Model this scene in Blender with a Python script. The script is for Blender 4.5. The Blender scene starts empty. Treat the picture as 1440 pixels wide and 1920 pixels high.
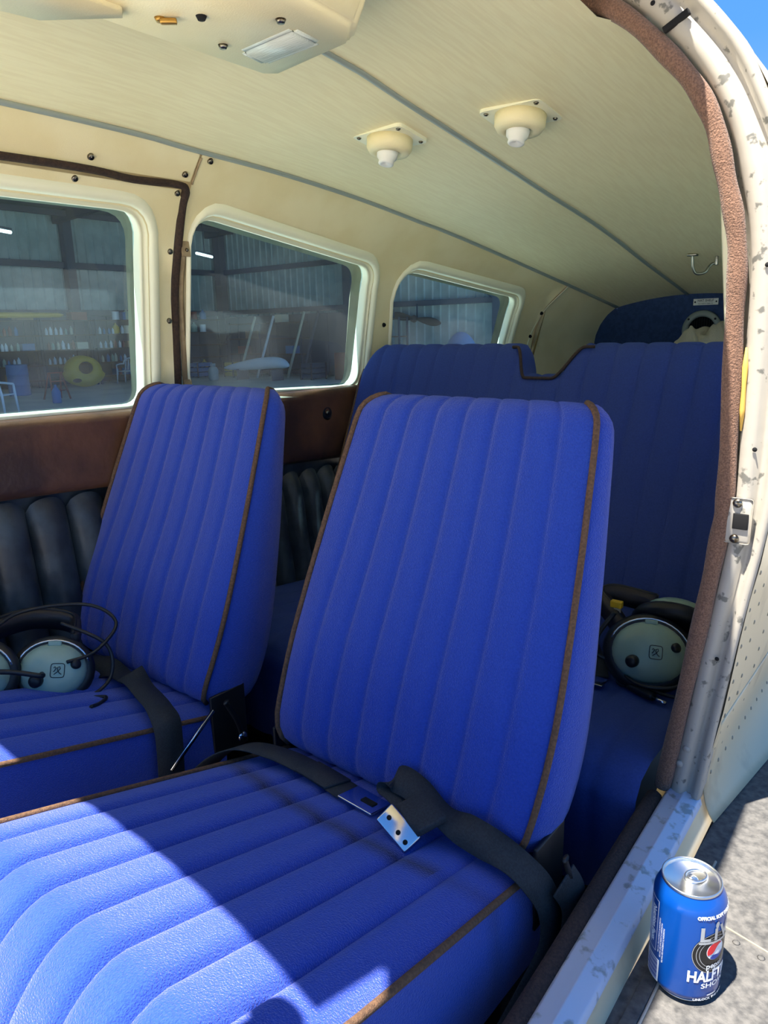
import bpy, bmesh, math, random
from mathutils import Vector, Matrix, Quaternion
from mathutils.geometry import delaunay_2d_cdt
random.seed(7)
sc = bpy.context.scene
COL = sc.collection

# ------------------------------------------------------------------ camera, sky, sun, exposure
cam = bpy.data.cameras.new('camera'); camo = bpy.data.objects.new('camera', cam); COL.objects.link(camo)
camo.matrix_world = Matrix(((.7774, -.1354, .6143, .784), (.6287, .2034, -.7506, 0.0), (-.0233, .9697, .2432, 1.6), (0, 0, 0, 1)))
cam.sensor_fit = 'VERTICAL'; cam.sensor_height = 36; cam.sensor_width = 27
cam.lens = 1360 / 1920 * 36; cam.clip_start = .02; cam.clip_end = 300
sc.camera = camo
SUN_DIR = Vector((.08, .34, -1)).normalized()
w = bpy.data.worlds.new('sky'); sc.world = w; w.use_nodes = True
nt = w.node_tree; bg = nt.nodes['Background']
gm = nt.nodes.new('ShaderNodeNewGeometry'); sx_ = nt.nodes.new('ShaderNodeSeparateXYZ'); rp = nt.nodes.new('ShaderNodeValToRGB')   # clear sky: pale at the horizon, deeper overhead
tcw = nt.nodes.new('ShaderNodeTexCoord'); nt.links.new(tcw.outputs['Generated'], sx_.inputs[0]); nt.links.new(sx_.outputs['Z'], rp.inputs[0])
rp.color_ramp.elements[0].position = 0; rp.color_ramp.elements[0].color = (.42, .66, 1.0, 1)
rp.color_ramp.elements[1].position = 1; rp.color_ramp.elements[1].color = (.06, .22, .70, 1)
e_ = rp.color_ramp.elements.new(.30); e_.color = (.12, .40, .98, 1)
nt.nodes.remove(gm); nt.links.new(rp.outputs[0], bg.inputs[0]); bg.inputs[1].default_value = .43
sl = bpy.data.lights.new('sun', 'SUN'); sl.energy = 7.0; sl.angle = math.radians(.55); sl.color = (1, .95, .86)
so = bpy.data.objects.new('sun', sl); COL.objects.link(so); so.rotation_euler = SUN_DIR.to_track_quat('-Z', 'Y').to_euler(); so.location = (0, -6, 16)
vs = sc.view_settings; vs.view_transform = 'Standard'; vs.look = 'None'; vs.gamma = 1; vs.use_curve_mapping = False; vs.exposure = 1.34

# ------------------------------------------------------------------ materials
def lin(c): return tuple(((v/255)/12.92 if v/255 <= .04045 else ((v/255+.055)/1.055)**2.4) for v in c) + (1,)
def mat(name, c, rough=.6, metal=0, c2=None, nscale=20, bump=0, bscale=200, sheen=0, sheencol=None, spec=.5, coat=0, stretch=None, lo=.4, hi=.6, detail=4):
    m = bpy.data.materials.new(name); m.use_nodes = True; t = m.node_tree; b = t.nodes['Principled BSDF']
    b.inputs['Base Color'].default_value = lin(c); b.inputs['Roughness'].default_value = rough; b.inputs['Metallic'].default_value = metal
    b.inputs['Specular IOR Level'].default_value = spec
    if coat: b.inputs['Coat Weight'].default_value = coat; b.inputs['Coat Roughness'].default_value = .1
    if sheen:
        b.inputs['Sheen Weight'].default_value = sheen; b.inputs['Sheen Roughness'].default_value = .45
        b.inputs['Sheen Tint'].default_value = lin(sheencol or (255, 255, 255))
    tc = t.nodes.new('ShaderNodeTexCoord'); src = tc.outputs['Object']
    if stretch:
        mp = t.nodes.new('ShaderNodeMapping'); mp.inputs['Scale'].default_value = stretch; t.links.new(src, mp.inputs[0]); src = mp.outputs[0]
    if c2:
        n = t.nodes.new('ShaderNodeTexNoise'); n.inputs['Scale'].default_value = nscale; n.inputs['Detail'].default_value = detail
        r = t.nodes.new('ShaderNodeValToRGB'); r.color_ramp.elements[0].color = lin(c); r.color_ramp.elements[1].color = lin(c2)
        r.color_ramp.elements[0].position = lo; r.color_ramp.elements[1].position = hi
        t.links.new(src, n.inputs[0]); t.links.new(n.outputs[0], r.inputs[0]); t.links.new(r.outputs[0], b.inputs['Base Color'])
    if bump:
        n = t.nodes.new('ShaderNodeTexNoise'); n.inputs['Scale'].default_value = bscale; n.inputs['Detail'].default_value = 3
        bp = t.nodes.new('ShaderNodeBump'); bp.inputs['Strength'].default_value = bump; bp.inputs['Distance'].default_value = .002
        t.links.new(src, n.inputs[0]); t.links.new(n.outputs[0], bp.inputs['Height']); t.links.new(bp.outputs[0], b.inputs['Normal'])
    return m
M = {}
M['velour'] = mat('blue velour', (47, 79, 180), .95, c2=(38, 68, 160), nscale=420, bump=1, bscale=620, sheen=.55, sheencol=(205, 200, 245), spec=.1, lo=.3, hi=.75)
M['velour_dim'] = mat('shade-dimmed blue velour', (62, 80, 142), .95, c2=(56, 72, 130), nscale=300, bump=.5, bscale=800, sheen=.2, sheencol=(130, 160, 240), spec=.1, lo=.3, hi=.75)  # same fabric as the front seats, rear cabin dimness put into its colour
M['piping'] = mat('brown piping', (112, 82, 58), .85, c2=(88, 64, 46), nscale=300, bump=.6, bscale=900)
M['cream'] = mat('cream vinyl', (244, 230, 184), .55, c2=(238, 222, 172), nscale=9, bump=.15, bscale=500)
M['headliner'] = mat('cream headliner vinyl', (247, 234, 188), .6, c2=(242, 227, 180), nscale=14, bump=.12, bscale=60, stretch=(12, 1, 1))
M['frame'] = mat('cream window moulding', (244, 240, 208), .4)
M['seam'] = mat('grey plastic seam strip', (150, 158, 150), .4)
M['brownvinyl'] = mat('brown vinyl', (102, 68, 46), .42, c2=(62, 42, 32), nscale=6, bump=.5, bscale=70)
M['blackvinyl'] = mat('black vinyl', (62, 70, 74), .42, c2=(44, 48, 52), nscale=20, bump=.5, bscale=60)
M['fuzzy'] = mat('brown carpet binding', (138, 104, 84), 1, c2=(108, 80, 64), nscale=520, bump=1, bscale=500, sheen=.2)
M['darkseal'] = mat('dark brown seal', (62, 44, 34), .8, c2=(46, 32, 26), nscale=200, bump=.6, bscale=500)
M['carpet'] = mat('dark floor carpet', (40, 36, 40), 1, c2=(28, 26, 30), nscale=200, bump=.8, bscale=500)
M['trimcarpet'] = mat('brown sill carpet', (72, 56, 50), 1, c2=(56, 44, 40), nscale=300, bump=.9, bscale=600)
M['jamb'] = mat('worn white paint', (176, 169, 156), .5, c2=(112, 110, 102), nscale=70, bump=.25, bscale=40, lo=.6, hi=.66, detail=8)
M['sill'] = mat('scuffed blue grey paint', (196, 204, 220), .38, c2=(152, 158, 160), nscale=60, bump=.2, bscale=60, lo=.58, hi=.68, detail=8)
M['skin'] = mat('cream aircraft paint', (222, 204, 166), .45, c2=(192, 174, 140), nscale=10, lo=.55, hi=.7)
M['wing'] = mat('worn grey wing walk', (102, 99, 95), .8, c2=(66, 65, 64), nscale=110, bump=.5, bscale=250, lo=.35, hi=.7, detail=10)
M['rivet'] = mat('painted rivet', (150, 142, 122), .5)
M['chrome'] = mat('chrome', (210, 212, 216), .15, 1)
M['screw'] = mat('steel screw', (150, 146, 134), .3, 1, c2=(90, 76, 60), nscale=300)
M['black'] = mat('black plastic', (24, 24, 26), .45)
M['hole'] = mat('dark opening', (10, 10, 12), .9)
M['web'] = mat('black seat belt webbing', (44, 50, 54), .7, c2=(34, 38, 42), nscale=400, bump=.6, bscale=900)
M['green'] = mat('pale green ear cup', (150, 176, 158), .35, c2=(138, 164, 148), nscale=20)
M['leather'] = mat('dark brown headband pad', (42, 34, 32), .5, bump=.3, bscale=150)
M['tan'] = mat('beige plastic', (208, 198, 170), .5)
M['white'] = mat('white plastic', (236, 234, 226), .5)
M['lens'] = mat('ribbed clear lens', (206, 212, 200), .25, bump=.5, bscale=60, stretch=(1, 8, 1))
M['bulk'] = mat('blue bulkhead carpet', (56, 76, 120), 1, c2=(48, 66, 106), nscale=80, bump=.5, bscale=500)
M['towel'] = mat('beige terry towel', (206, 196, 172), 1, bump=1, bscale=300)
M['strip'] = mat('aged beige strip', (168, 146, 112), .7, c2=(140, 118, 88), nscale=40)
M['hook'] = mat('dull nickel', (170, 168, 156), .3, 1)
M['stitch'] = mat('blue stitching', (60, 92, 190), .8)
M['alu'] = mat('bright aluminium', (226, 226, 224), .28, 1)
M['canblue'] = mat('blue can lacquer', (4, 72, 156), .28, .2, coat=.4)
M['canblack'] = mat('black can print', (26, 26, 28), .3)
M['canwhite'] = mat('white can print', (240, 242, 244), .35)
M['cansilver'] = mat('silver can print', (196, 200, 204), .35, .5)
M['canred'] = mat('red can print', (214, 34, 46), .35)
M['cannavy'] = mat('deep blue can print', (16, 52, 150), .35)
M['yellowfoam'] = mat('aged yellow sealant', (222, 178, 84), .8)
M['concrete'] = mat('concrete apron', (214, 206, 188), .9, c2=(204, 196, 180), nscale=.8)
M['sheet'] = mat('grey green ribbed steel', (150, 166, 164), .6, c2=(138, 154, 152), nscale=2)
M['steel'] = mat('dark painted steel', (66, 76, 88), .7)
M['roofsteel'] = mat('hangar roof steel', (110, 120, 126), .7)
M['shelfwood'] = mat('dark shelf board', (70, 64, 58), .8)
M['chair'] = mat('white resin', (228, 230, 230), .5)
M['yellow'] = mat('yellow paint', (220, 178, 36), .45)
M['orange'] = mat('rust red paint', (150, 74, 50), .6)
M['teal'] = mat('blue drum paint', (60, 120, 170), .5)
M['cardboard'] = mat('cardboard', (150, 120, 88), .9)
M['gold'] = mat('brass', (180, 140, 70), .35, .8)
mt = bpy.data.materials.new('fluorescent tube'); mt.use_nodes = True; b = mt.node_tree.nodes['Principled BSDF']
b.inputs['Emission Color'].default_value = (1, .97, .8, 1); b.inputs['Emission Strength'].default_value = 2.5; M['tube'] = mt
# window acrylic: clear, slightly blue, dusty, scratched
mg = bpy.data.materials.new('hazy scratched acrylic'); mg.use_nodes = True; t = mg.node_tree; t.nodes.clear()
out = t.nodes.new('ShaderNodeOutputMaterial'); tr = t.nodes.new('ShaderNodeBsdfTransparent'); tr.inputs[0].default_value = (.40, .65, .80, 1)
df = t.nodes.new('ShaderNodeBsdfTranslucent'); df.inputs[0].default_value = (.75, .9, .95, 1)
gl = t.nodes.new('ShaderNodeBsdfGlossy'); gl.inputs['Roughness'].default_value = .04
tc = t.nodes.new('ShaderNodeTexCoord'); n1 = t.nodes.new('ShaderNodeTexNoise'); n1.inputs['Scale'].default_value = 5; n1.inputs['Detail'].default_value = 6
n2 = t.nodes.new('ShaderNodeTexVoronoi'); n2.inputs['Scale'].default_value = 110
r1 = t.nodes.new('ShaderNodeMapRange'); r1.inputs[1].default_value = .35; r1.inputs[2].default_value = .75; r1.inputs[3].default_value = .012; r1.inputs[4].default_value = .06
r2 = t.nodes.new('ShaderNodeMapRange'); r2.inputs[1].default_value = .0; r2.inputs[2].default_value = .09; r2.inputs[3].default_value = .22; r2.inputs[4].default_value = 0
ad = t.nodes.new('ShaderNodeMath'); ad.operation = 'ADD'
t.links.new(tc.outputs['Object'], n1.inputs[0]); t.links.new(tc.outputs['Object'], n2.inputs[0])
t.links.new(n1.outputs[0], r1.inputs[0]); t.links.new(n2.outputs['Distance'], r2.inputs[0]); t.links.new(r1.outputs[0], ad.inputs[0]); t.links.new(r2.outputs[0], ad.inputs[1])
mx = t.nodes.new('ShaderNodeMixShader'); mx2 = t.nodes.new('ShaderNodeMixShader'); mx2.inputs[0].default_value = .05
t.links.new(ad.outputs[0], mx.inputs[0]); t.links.new(tr.outputs[0], mx.inputs[1]); t.links.new(df.outputs[0], mx.inputs[2])
t.links.new(mx.outputs[0], mx2.inputs[1]); t.links.new(gl.outputs[0], mx2.inputs[2]); t.links.new(mx2.outputs[0], out.inputs[0]); M['glass'] = mg

# ------------------------------------------------------------------ mesh helpers
def parent_to(o, p):
    o.parent = p
    if 'world_loc' in p: o.matrix_parent_inverse = Matrix.Translation(-Vector(p['world_loc']))
def obj(name, V, F, m, parent=None, smooth=True, flat_angle=None):
    me = bpy.data.meshes.new(name); me.from_pydata([tuple(v) for v in V], [], F); me.update()
    bm = bmesh.new(); bm.from_mesh(me); bmesh.ops.recalc_face_normals(bm, faces=bm.faces)
    if smooth and flat_angle:
        for e in bm.edges:
            if len(e.link_faces) == 2 and e.calc_face_angle(0) > math.radians(flat_angle): e.smooth = False
    for f in bm.faces: f.smooth = smooth
    bm.to_mesh(me); bm.free()
    me.materials.append(M[m] if isinstance(m, str) else m)
    o = bpy.data.objects.new(name, me); COL.objects.link(o)
    if parent: parent_to(o, parent)
    return o
def tag(o, label, cat, group=None):
    o['label'] = label; o['category'] = cat
    if group: o['group'] = group
    return o
def struct(o): o['kind'] = 'structure'; return o
def empty(name, loc=(0, 0, 0), world=True):
    o = bpy.data.objects.new(name, None); COL.objects.link(o); o.location = loc; o.empty_display_size = .05
    if world: o['world_loc'] = tuple(loc)
    return o
def clone(root, loc=None, rotz=None, label=None, group=None):
    r = root.copy(); COL.objects.link(r)
    if loc is not None: r.location = loc
    if rotz is not None: r.rotation_euler = (0, 0, rotz)
    if label: r['label'] = label
    if group: r['group'] = group
    for ch in list(root.children):
        c = ch.copy(); COL.objects.link(c); c.parent = r
        for g in ch.children:
            d = g.copy(); COL.objects.link(d); d.parent = c
    return r
def grid(nu, nv, fn, cu=False, cv=False):
    V = [fn(i/(nu if cu else nu-1), j/(nv if cv else nv-1)) for i in range(nu) for j in range(nv)]
    F = []
    for i in range(nu if cu else nu-1):
        for j in range(nv if cv else nv-1):
            a, b = i*nv+j, i*nv+(j+1) % nv; c, d = ((i+1) % nu)*nv+(j+1) % nv, ((i+1) % nu)*nv+j
            F.append((a, b, c, d))
    return V, F
def tube(pts, r, n=8, closed=False, caps=True, flat=1.0):
    P = [Vector(p) for p in pts]; N = len(P); V = []; F = []
    up = None
    for i, p in enumerate(P):
        a = P[i-1] if (i > 0 or closed) else p; b = P[(i+1) % N] if (i < N-1 or closed) else p
        tg = (b-a).normalized()
        if up is None:
            up = Vector((0, 0, 1)) if abs(tg.z) < .9 else Vector((1, 0, 0))
        s = tg.cross(up).normalized(); up = s.cross(tg).normalized()
        rr = r[i] if isinstance(r, (list, tuple)) else r
        for k in range(n):
            an = 2*math.pi*k/n; V.append(p+s*math.cos(an)*rr+up*math.sin(an)*rr*flat)
    for i in range(N if closed else N-1):
        for k in range(n):
            j = (i+1) % N; F.append((i*n+k, i*n+(k+1) % n, j*n+(k+1) % n, j*n+k))
    if caps and not closed: F += [tuple(range(n)), tuple((N-1)*n+k for k in range(n))]
    return V, F
def spline(pts, sub=8, closed=False):
    P = [Vector(p) for p in pts]; N = len(P); out = []
    for i in range(N if closed else N-1):
        if closed: p0, p1, p2, p3 = P[i-1], P[i], P[(i+1) % N], P[(i+2) % N]
        else: p0, p1, p2, p3 = P[max(i-1, 0)], P[i], P[i+1], P[min(i+2, N-1)]
        for k in range(sub):
            u = k/sub
            out.append(.5*((2*p1)+(-p0+p2)*u+(2*p0-5*p1+4*p2-p3)*u*u+(-p0+3*p1-3*p2+p3)*u**3))
    if not closed: out.append(P[-1])
    return out
def merge(*parts):
    V = []; F = []
    for v, f in parts:
        o = len(V); V += [Vector(x) for x in v]; F += [tuple(i+o for i in q) for q in f]
    return V, F
def box(c, s, bev=0, rot=None):
    bm = bmesh.new(); bmesh.ops.create_cube(bm, size=1)
    for v in bm.verts: v.co = Vector((v.co.x*s[0], v.co.y*s[1], v.co.z*s[2]))
    if bev: bmesh.ops.bevel(bm, geom=bm.edges[:], offset=bev, segments=2, affect='EDGES', profile=.6)
    bm.verts.index_update()
    V = [v.co.copy() for v in bm.verts]; F = [tuple(v.index for v in f.verts) for f in bm.faces]; bm.free()
    R = rot if rot is not None else Matrix.Identity(3)
    return [R @ v + Vector(c) for v in V], F
def beam(a, b, wd, ht, up=(0, 0, 1)):
    a, b = Vector(a), Vector(b); d = (b-a); y = d.normalized(); u = Vector(up)
    x = y.cross(u).normalized(); z = x.cross(y)
    return box((a+b)/2, (wd, d.length, ht), 0, Matrix((x, y, z)).transposed())
def lathe(prof, n=24, c=(0, 0, 0), R=None, cap=True):
    R = R or Matrix.Identity(3); V = []; F = []; m = len(prof)
    for k in range(n):
        a = 2*math.pi*k/n
        for r, z in prof: V.append(R @ Vector((r*math.cos(a), r*math.sin(a), z))+Vector(c))
    for k in range(n):
        for j in range(m-1): F.append((k*m+j, ((k+1) % n)*m+j, ((k+1) % n)*m+j+1, k*m+j+1))
    if prof[0][0] > 1e-6: F.append(tuple(k*m for k in range(n)))
    if cap and prof[-1][0] > 1e-6: F.append(tuple(k*m+m-1 for k in range(n)))
    return V, F
def zto(n, xhint=(1, 0, 0)):
    z = Vector(n).normalized(); x = Vector(xhint); x = (x-z*x.dot(z)).normalized(); y = z.cross(x)
    return Matrix((x, y, z)).transposed()
def interp(x, T):
    if x <= T[0][0]: return T[0][1]
    for (a, b), (c, d) in zip(T, T[1:]):
        if x <= c: return b+(d-b)*(x-a)/(c-a)
    return T[-1][1]
def smooth_table(T, n=8): return [(p.x, p.y) for p in spline([(a, b, 0) for a, b in T], n)]

# ------------------------------------------------------------------ cabin cross-section
H0 = smooth_table([(.60, .45), (.70, .46), (.975, .507), (1.204, .5355), (1.339, .55), (1.413, .553), (1.59, .546), (1.684, .541), (1.759, .5225), (1.827, .50), (1.889, .46), (1.934, .42)])
TY = smooth_table([(-1, 1), (1.4, 1), (1.7, .985), (2.0, .94), (2.35, .82), (2.66, .645), (2.8, .56)])
ZB = smooth_table([(-1, 1.95), (.58, 1.948), (.95, 1.936), (1.2, 1.923), (1.5, 1.894), (1.9, 1.836), (2.33, 1.746), (2.66, 1.659), (2.8, 1.62)])
ZA = smooth_table([(-1, 2.03), (.5, 2.02), (.9, 1.998), (1.07, 1.973), (1.27, 1.942), (1.5, 1.906), (1.75, 1.866), (2.1, 1.802), (2.33, 1.758), (2.67, 1.692), (2.8, 1.66)])
def Tp(y): return interp(y, TY)
def zB(y): return interp(y, ZB)
def S(y, z):
    zz = 1.45+(z-1.45)*.484/(zB(y)-1.45) if z > 1.45 else z
    return Tp(y)*interp(zz, H0)
def ceilz(x, y):
    h = .42*Tp(y); b = zB(y); a = max(interp(y, ZA), b+.008); return b+(a-b)*(1-min(1, abs(x)/h)**2)
def wall(y, z, side=-1, off=0):   # off>0 goes into the cabin
    e = .004; s = S(y, z); dz = (S(y, z+e)-S(y, z-e))/(2*e); dy = (S(y+e, z)-S(y-e, z))/(2*e)
    n = Vector((-1, dy, dz)).normalized()     # inward normal for +x side
    p = Vector((s, y, z))+n*off
    return Vector((p.x*side, p.y, p.z))
OUTZ = smooth_table([(.62, .47), (.90, .55), (1.014, .567), (1.1, .582), (1.25, .598), (1.35, .612), (1.5, .620), (1.6, .618), (1.74, .603), (1.84, .568), (1.935, .503), (1.985, .42)])
def outer(y, z, side=1):
    zz = 1.45+(z-1.45)*.535/(zB(y)+.05-1.45) if z > 1.45 else z
    return Vector((side*Tp(y)*interp(zz, OUTZ), y, z))
def rpoly(pts, r, n=6):           # rounded polygon in 2D
    P = [Vector((a, b)) for a, b in pts]; out = []
    for i, p in enumerate(P):
        a, b = P[i-1], P[(i+1) % len(P)]; da, db = (a-p).normalized(), (b-p).normalized()
        rr = r[i] if isinstance(r, (list, tuple)) else r
        s, e = p+da*rr, p+db*rr
        for k in range(n+1):
            u = k/n; out.append((1-u)**2*s+2*u*(1-u)*p+u*u*e)
    return out
def offset2(L, d):
    A = sum(L[i-1].x*L[i].y-L[i].x*L[i-1].y for i in range(len(L))); sg = 1 if A > 0 else -1
    out = []
    for i, p in enumerate(L):
        tg = (L[(i+1) % len(L)]-L[i-1]).normalized(); out.append(p+Vector((tg.y, -tg.x))*d*sg)
    return out
def sheet(name, outline, holes, fn, m, parent=None, step=.035, thick=0):
    """triangulated sheet in (y, z), mapped by fn on the curved wall, with holes cut out"""
    pts = []; edges = []
    def loop(L):
        s = len(pts); pts.extend(L); n = len(L); edges.extend((s+i, s+(i+1) % n) for i in range(n))
    dens = []
    for i, p in enumerate(outline):
        q = outline[(i+1) % len(outline)]; k = max(1, int((q-p).length/step)); dens += [p+(q-p)*j/k for j in range(k)]
    loop(dens)
    for h in holes: loop(h)
    def inside(p, L):
        c = False
        for i in range(len(L)):
            a, b = L[i-1], L[i]
            if (a.y > p.y) != (b.y > p.y) and p.x < (b.x-a.x)*(p.y-a.y)/(b.y-a.y)+a.x: c = not c
        return c
    y0, y1 = min(p.x for p in outline), max(p.x for p in outline); z0, z1 = min(p.y for p in outline), max(p.y for p in outline)
    yy = y0+step/2
    while yy < y1:
        zz = z0+step/2
        while zz < z1:
            p = Vector((yy, zz))
            if inside(p, outline) and not any(inside(p, h) for h in holes): pts.append(p)
            zz += step
        yy += step
    V, E, F, *_ = delaunay_2d_cdt(pts, edges, [], 0, 1e-6)
    F = [f for f in F if (lambda c: inside(c, outline) and not any(inside(c, h) for h in holes))(sum((V[i] for i in f), Vector((0, 0)))/len(f))]
    o = obj(name, [fn(v.x, v.y) for v in V], F, m, parent)
    if thick:
        md = o.modifiers.new('thickness', 'SOLIDIFY'); md.thickness = thick; md.offset = 0
    return o
V2 = lambda L: [Vector(p) for p in L]

# ------------------------------------------------------------------ ground and cabin shell
o = obj('ground', *box((-4, 8, -.1), (90, 90, .2)), 'concrete', smooth=False); struct(o)
fl = struct(obj('floor', *box((0, 1.0, .63), (1.0, 3.4, .04)), 'carpet', smooth=False))
XA = -.03
ceil_root = struct(empty('ceiling', (0, .02, 1.95)))
def ceil_panel(xa, xb, doorway=False, y0=.02, y1=2.66, nx=14, ny=90):
    def fn(u, v):
        y = y0+(y1-y0)*v; h = .42*Tp(y); xe = xb(h) if not doorway or y > .935 else h*.90; x = (xa(h)+(xe-xa(h))*u); return Vector((x, y, ceilz(x, y)))
    return grid(nx, ny, fn)
obj('headliner_panel', *ceil_panel(lambda h: -h, lambda h: XA), 'headliner', ceil_root)
obj('headliner_panel', *ceil_panel(lambda h: XA, lambda h: h*.985, True), 'headliner', ceil_root)
def strip_tube(xf, y0, y1, r, dz, n=40, flat=.6):
    P = []
    for i in range(n):
        y = y0+(y1-y0)*i/(n-1); x = xf(y); P.append((x, y, ceilz(x, y)-dz))
    return tube(P, r, 8, flat=flat)
obj('seam_strip', *strip_tube(lambda y: XA, .3, 2.65, .0065, .001), 'seam', ceil_root)
obj('seam_strip', *strip_tube(lambda y: -.42*Tp(y), .05, 2.65, .008, .001), 'seam', ceil_root)
obj('seam_strip', *strip_tube(lambda y: .415*Tp(y), .95, 2.65, .007, .0), 'seam', ceil_root)
# outer roof skin
def roof_fn(u, v):
    y = .0+2.66*v; a = -1+2*u; z1 = zB(y)+.05; h = outer(y, z1).x
    if y < .93: h = h if a < 0 else h*.9
    zc = max(interp(y, ZA), zB(y)+.01)+.06
    return Vector((a*h, y, z1+(zc-z1)*(1-abs(a)**2.2)))
struct(obj('roof', *grid(24, 40, roof_fn), 'skin'))

# window openings in the far wall (y, z)
W1 = rpoly([(.24, 1.83), (.845, 1.845), (.895, 1.77), (.872, 1.452), (.24, 1.466)][0:1]+[(.878, 1.832), (.872, 1.456), (.24, 1.468)], [.05, .06, .045, .05])
W2 = rpoly([(.985, 1.838), (1.572, 1.762), (1.545, 1.447), (.975, 1.468)], [.06, .05, .06, .05])
W3 = rpoly([(1.672, 1.768), (2.238, 1.692), (2.205, 1.50), (1.668, 1.49)], [.09, .045, .04, .04])
wall_l = struct(empty('wall_left', (-.5, 1.2, .65)))
farw = lambda off: (lambda y, z: wall(y, z, -1, off))
def topz(y): return zB(y)-.001
def top_line(y0, y1, n): return [Vector((y0+(y1-y0)*i/n, topz(y0+(y1-y0)*i/n))) for i in range(n+1)]
# cream upper panel aft of the far door, and the rear quarter panel
sheet('cream_side_panel', V2([(.957, 1.32)])+top_line(.957, 2.378, 22)+V2([(2.30, 1.50), (2.36, 1.57), (2.30, 1.32)])[2:], [offset2(W2, .004), offset2(W3, .004)], farw(0), 'cream', wall_l)
sheet('cream_quarter_panel', V2([(2.302, 1.30)])+[Vector((2.39, topz(2.39)))]+top_line(2.392, 2.68, 8)+V2([(2.68, 1.30)]), [], farw(-.003), 'cream', wall_l)
sheet('cream_header_panel', V2([(.02, 1.888), (.952, 1.888)])+top_line(.02, .952, 16)[::-1], [], farw(.0), 'cream', wall_l)
# lower structure behind the upholstery
sheet('lower_side_panel', V2([(-.1, .62), (2.68, .62), (2.68, 1.46), (-.1, 1.46)]), [], farw(-.03), 'blackvinyl', wall_l, step=.06)
# the far cabin door: cream skin with its own window, padded brown rail and screws
door = struct(empty('door_1', (-.5, .5, .70)))
sheet('door_panel', V2([(.02, 1.40), (.932, 1.40), (.938, 1.60), (.942, 1.86), (.93, 1.874), (.7, 1.874), (.02, 1.872)]), [offset2(W1, .004)], farw(.002), 'cream', door)
def pad_fn(y0, y1, z0, z1, th):
    def fn(u, v):
        y = y0+(y1-y0)*u; a = v*math.pi; zz = z0(y)+(z1(y)-z0(y))*(.5-.5*math.cos(a)); o = -.012+th*min(1, math.sin(a)*1.7)**.6
        e = min(1, min(u, 1-u)*14); o = -.012+(o+.012)*(1-(1-e)**2)**.5
        return wall(y, zz, -1, o)
    return fn
obj('padded_rail', *grid(50, 18, pad_fn(.02, .938, lambda y: 1.345-.05*y, lambda y: 1.470-.016*y, .022)), 'brownvinyl', door)
obj('padded_rail', *grid(50, 18, pad_fn(.96, 1.72, lambda y: 1.345-.055*y, lambda y: 1.462-.004*y, .022)), 'brownvinyl', wall_l)
bt = obj('button', *lathe([(0, .004), (.005, .003), (.007, 0)], 12, wall(1.396, 1.392, -1, .010), zto((1, 0, .05), (0, 1, 0))), 'screw', wall_l)
obj('button_dimple', *lathe([(.007, .0005), (.014, .0015), (.02, 0)], 16, wall(1.396, 1.392, -1, .0095), zto((1, 0, .05), (0, 1, 0))), 'black', wall_l)
# black vertical tufts below the rail
def tuft(y0, y1, z0, z1, th=.02):
    def fn(u, v):
        y = y0+(y1-y0)*u; e = math.sin(math.pi*min(max(u, 0), 1))**.5
        vz = 1-(1-math.sin(math.pi*v*.5+.0))**1.0 if False else v
        zz = z0+(z1-z0)*vz-(.022*(1-e) if v > .95 else 0)
        f = min(1, (1-v)*9)**.5
        return wall(y, zz, -1, -.022+(th+.010)*e*(.35+.65*f))
    return grid(10, 24, fn)
yy = .045
while yy < .9:
    obj('tufted_channel', *tuft(yy, yy+.078, .70, 1.345-.05*yy-.006), 'blackvinyl', door); yy += .0785
yy = .965
while yy < 1.6:
    obj('tufted_channel', *tuft(yy, yy+.064, .70, 1.262-.02*(yy-.96), .024), 'blackvinyl', wall_l); yy += .066
# windows
def window(name, L, side, off, label=None):
    wr = struct(empty(name, tuple(wall(sum(p.x for p in L)/len(L), min(p.y for p in L), side))))
    def off_(L_, d):      # slimmer moulding on the forward side
        R_ = offset2(L_, d); return [p+(q-p)*(1 if d < .006 else .38+.62*min(1, max(0, ((q-p).x/d+1)))) for p, q in zip(L_, R_)]
    rings = [(off_(L, .030), .0005), (off_(L, .024), .006), (off_(L, .014), .0085), (off_(L, .008), .004), (off_(L, .004), -.006), (off_(L, .0), -.010), (off_(L, -.004), -.006), (off_(L, -.007), -.014), (off_(L, -.006), -.034)]
    n = len(L); V = []; F = []
    for R_, o_ in rings: V += [wall(p.x, p.y, side, o_) for p in R_]
    for k in range(len(rings)-1):
        for i in range(n): F.append((k*n+i, k*n+(i+1) % n, (k+1)*n+(i+1) % n, (k+1)*n+i))
    obj('window_frame', V, F, 'frame', wr)
    sheet('pane', offset2(L, .004), [], lambda y, z: wall(y, z, side, -.030), 'glass', wr, step=.05)
    return wr
window('window_1', W1, -1, 0); window('window_2', W2, -1, 0); window('window_3', W3, -1, 0)
# brown rubber seal round the far door and the beige strip beside it
P = [wall(y, z, -1, .003) for y, z in [(.02, 1.879), (.4, 1.881), (.72, 1.885), (.83, 1.880), (.92, 1.882), (.945, 1.876), (.9475, 1.85), (.951, 1.80), (.949, 1.7), (.945, 1.6), (.942, 1.5), (.940, 1.40)]]
seal = obj('trim_1', *tube(spline(P, 6), .0085, 8, flat=.8), 'darkseal'); struct(seal)
V, F = grid(20, 5, lambda u, v: wall(.9585+.0135*v-.003*(1-u), 1.46+(1.775-1.46)*u, -1, .0065-.004*abs(2*v-1)**3))
tr2 = struct(obj('trim_2', V, F, 'strip'))
for zz in (1.772, 1.492):
    c = wall(.9645, zz, -1, .008); Rn = zto((1, 0, .12), (0, 1, 0))
    br = obj('clip', *box(c, (.020, .030, .004), .001, Rn), 'strip', tr2)
    obj('screw', *lathe([(0, .005), (.003, .0045), (.0045, .001)], 10, wall(.966, zz-.002, -1, .009), Rn), 'screw', br)
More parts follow.
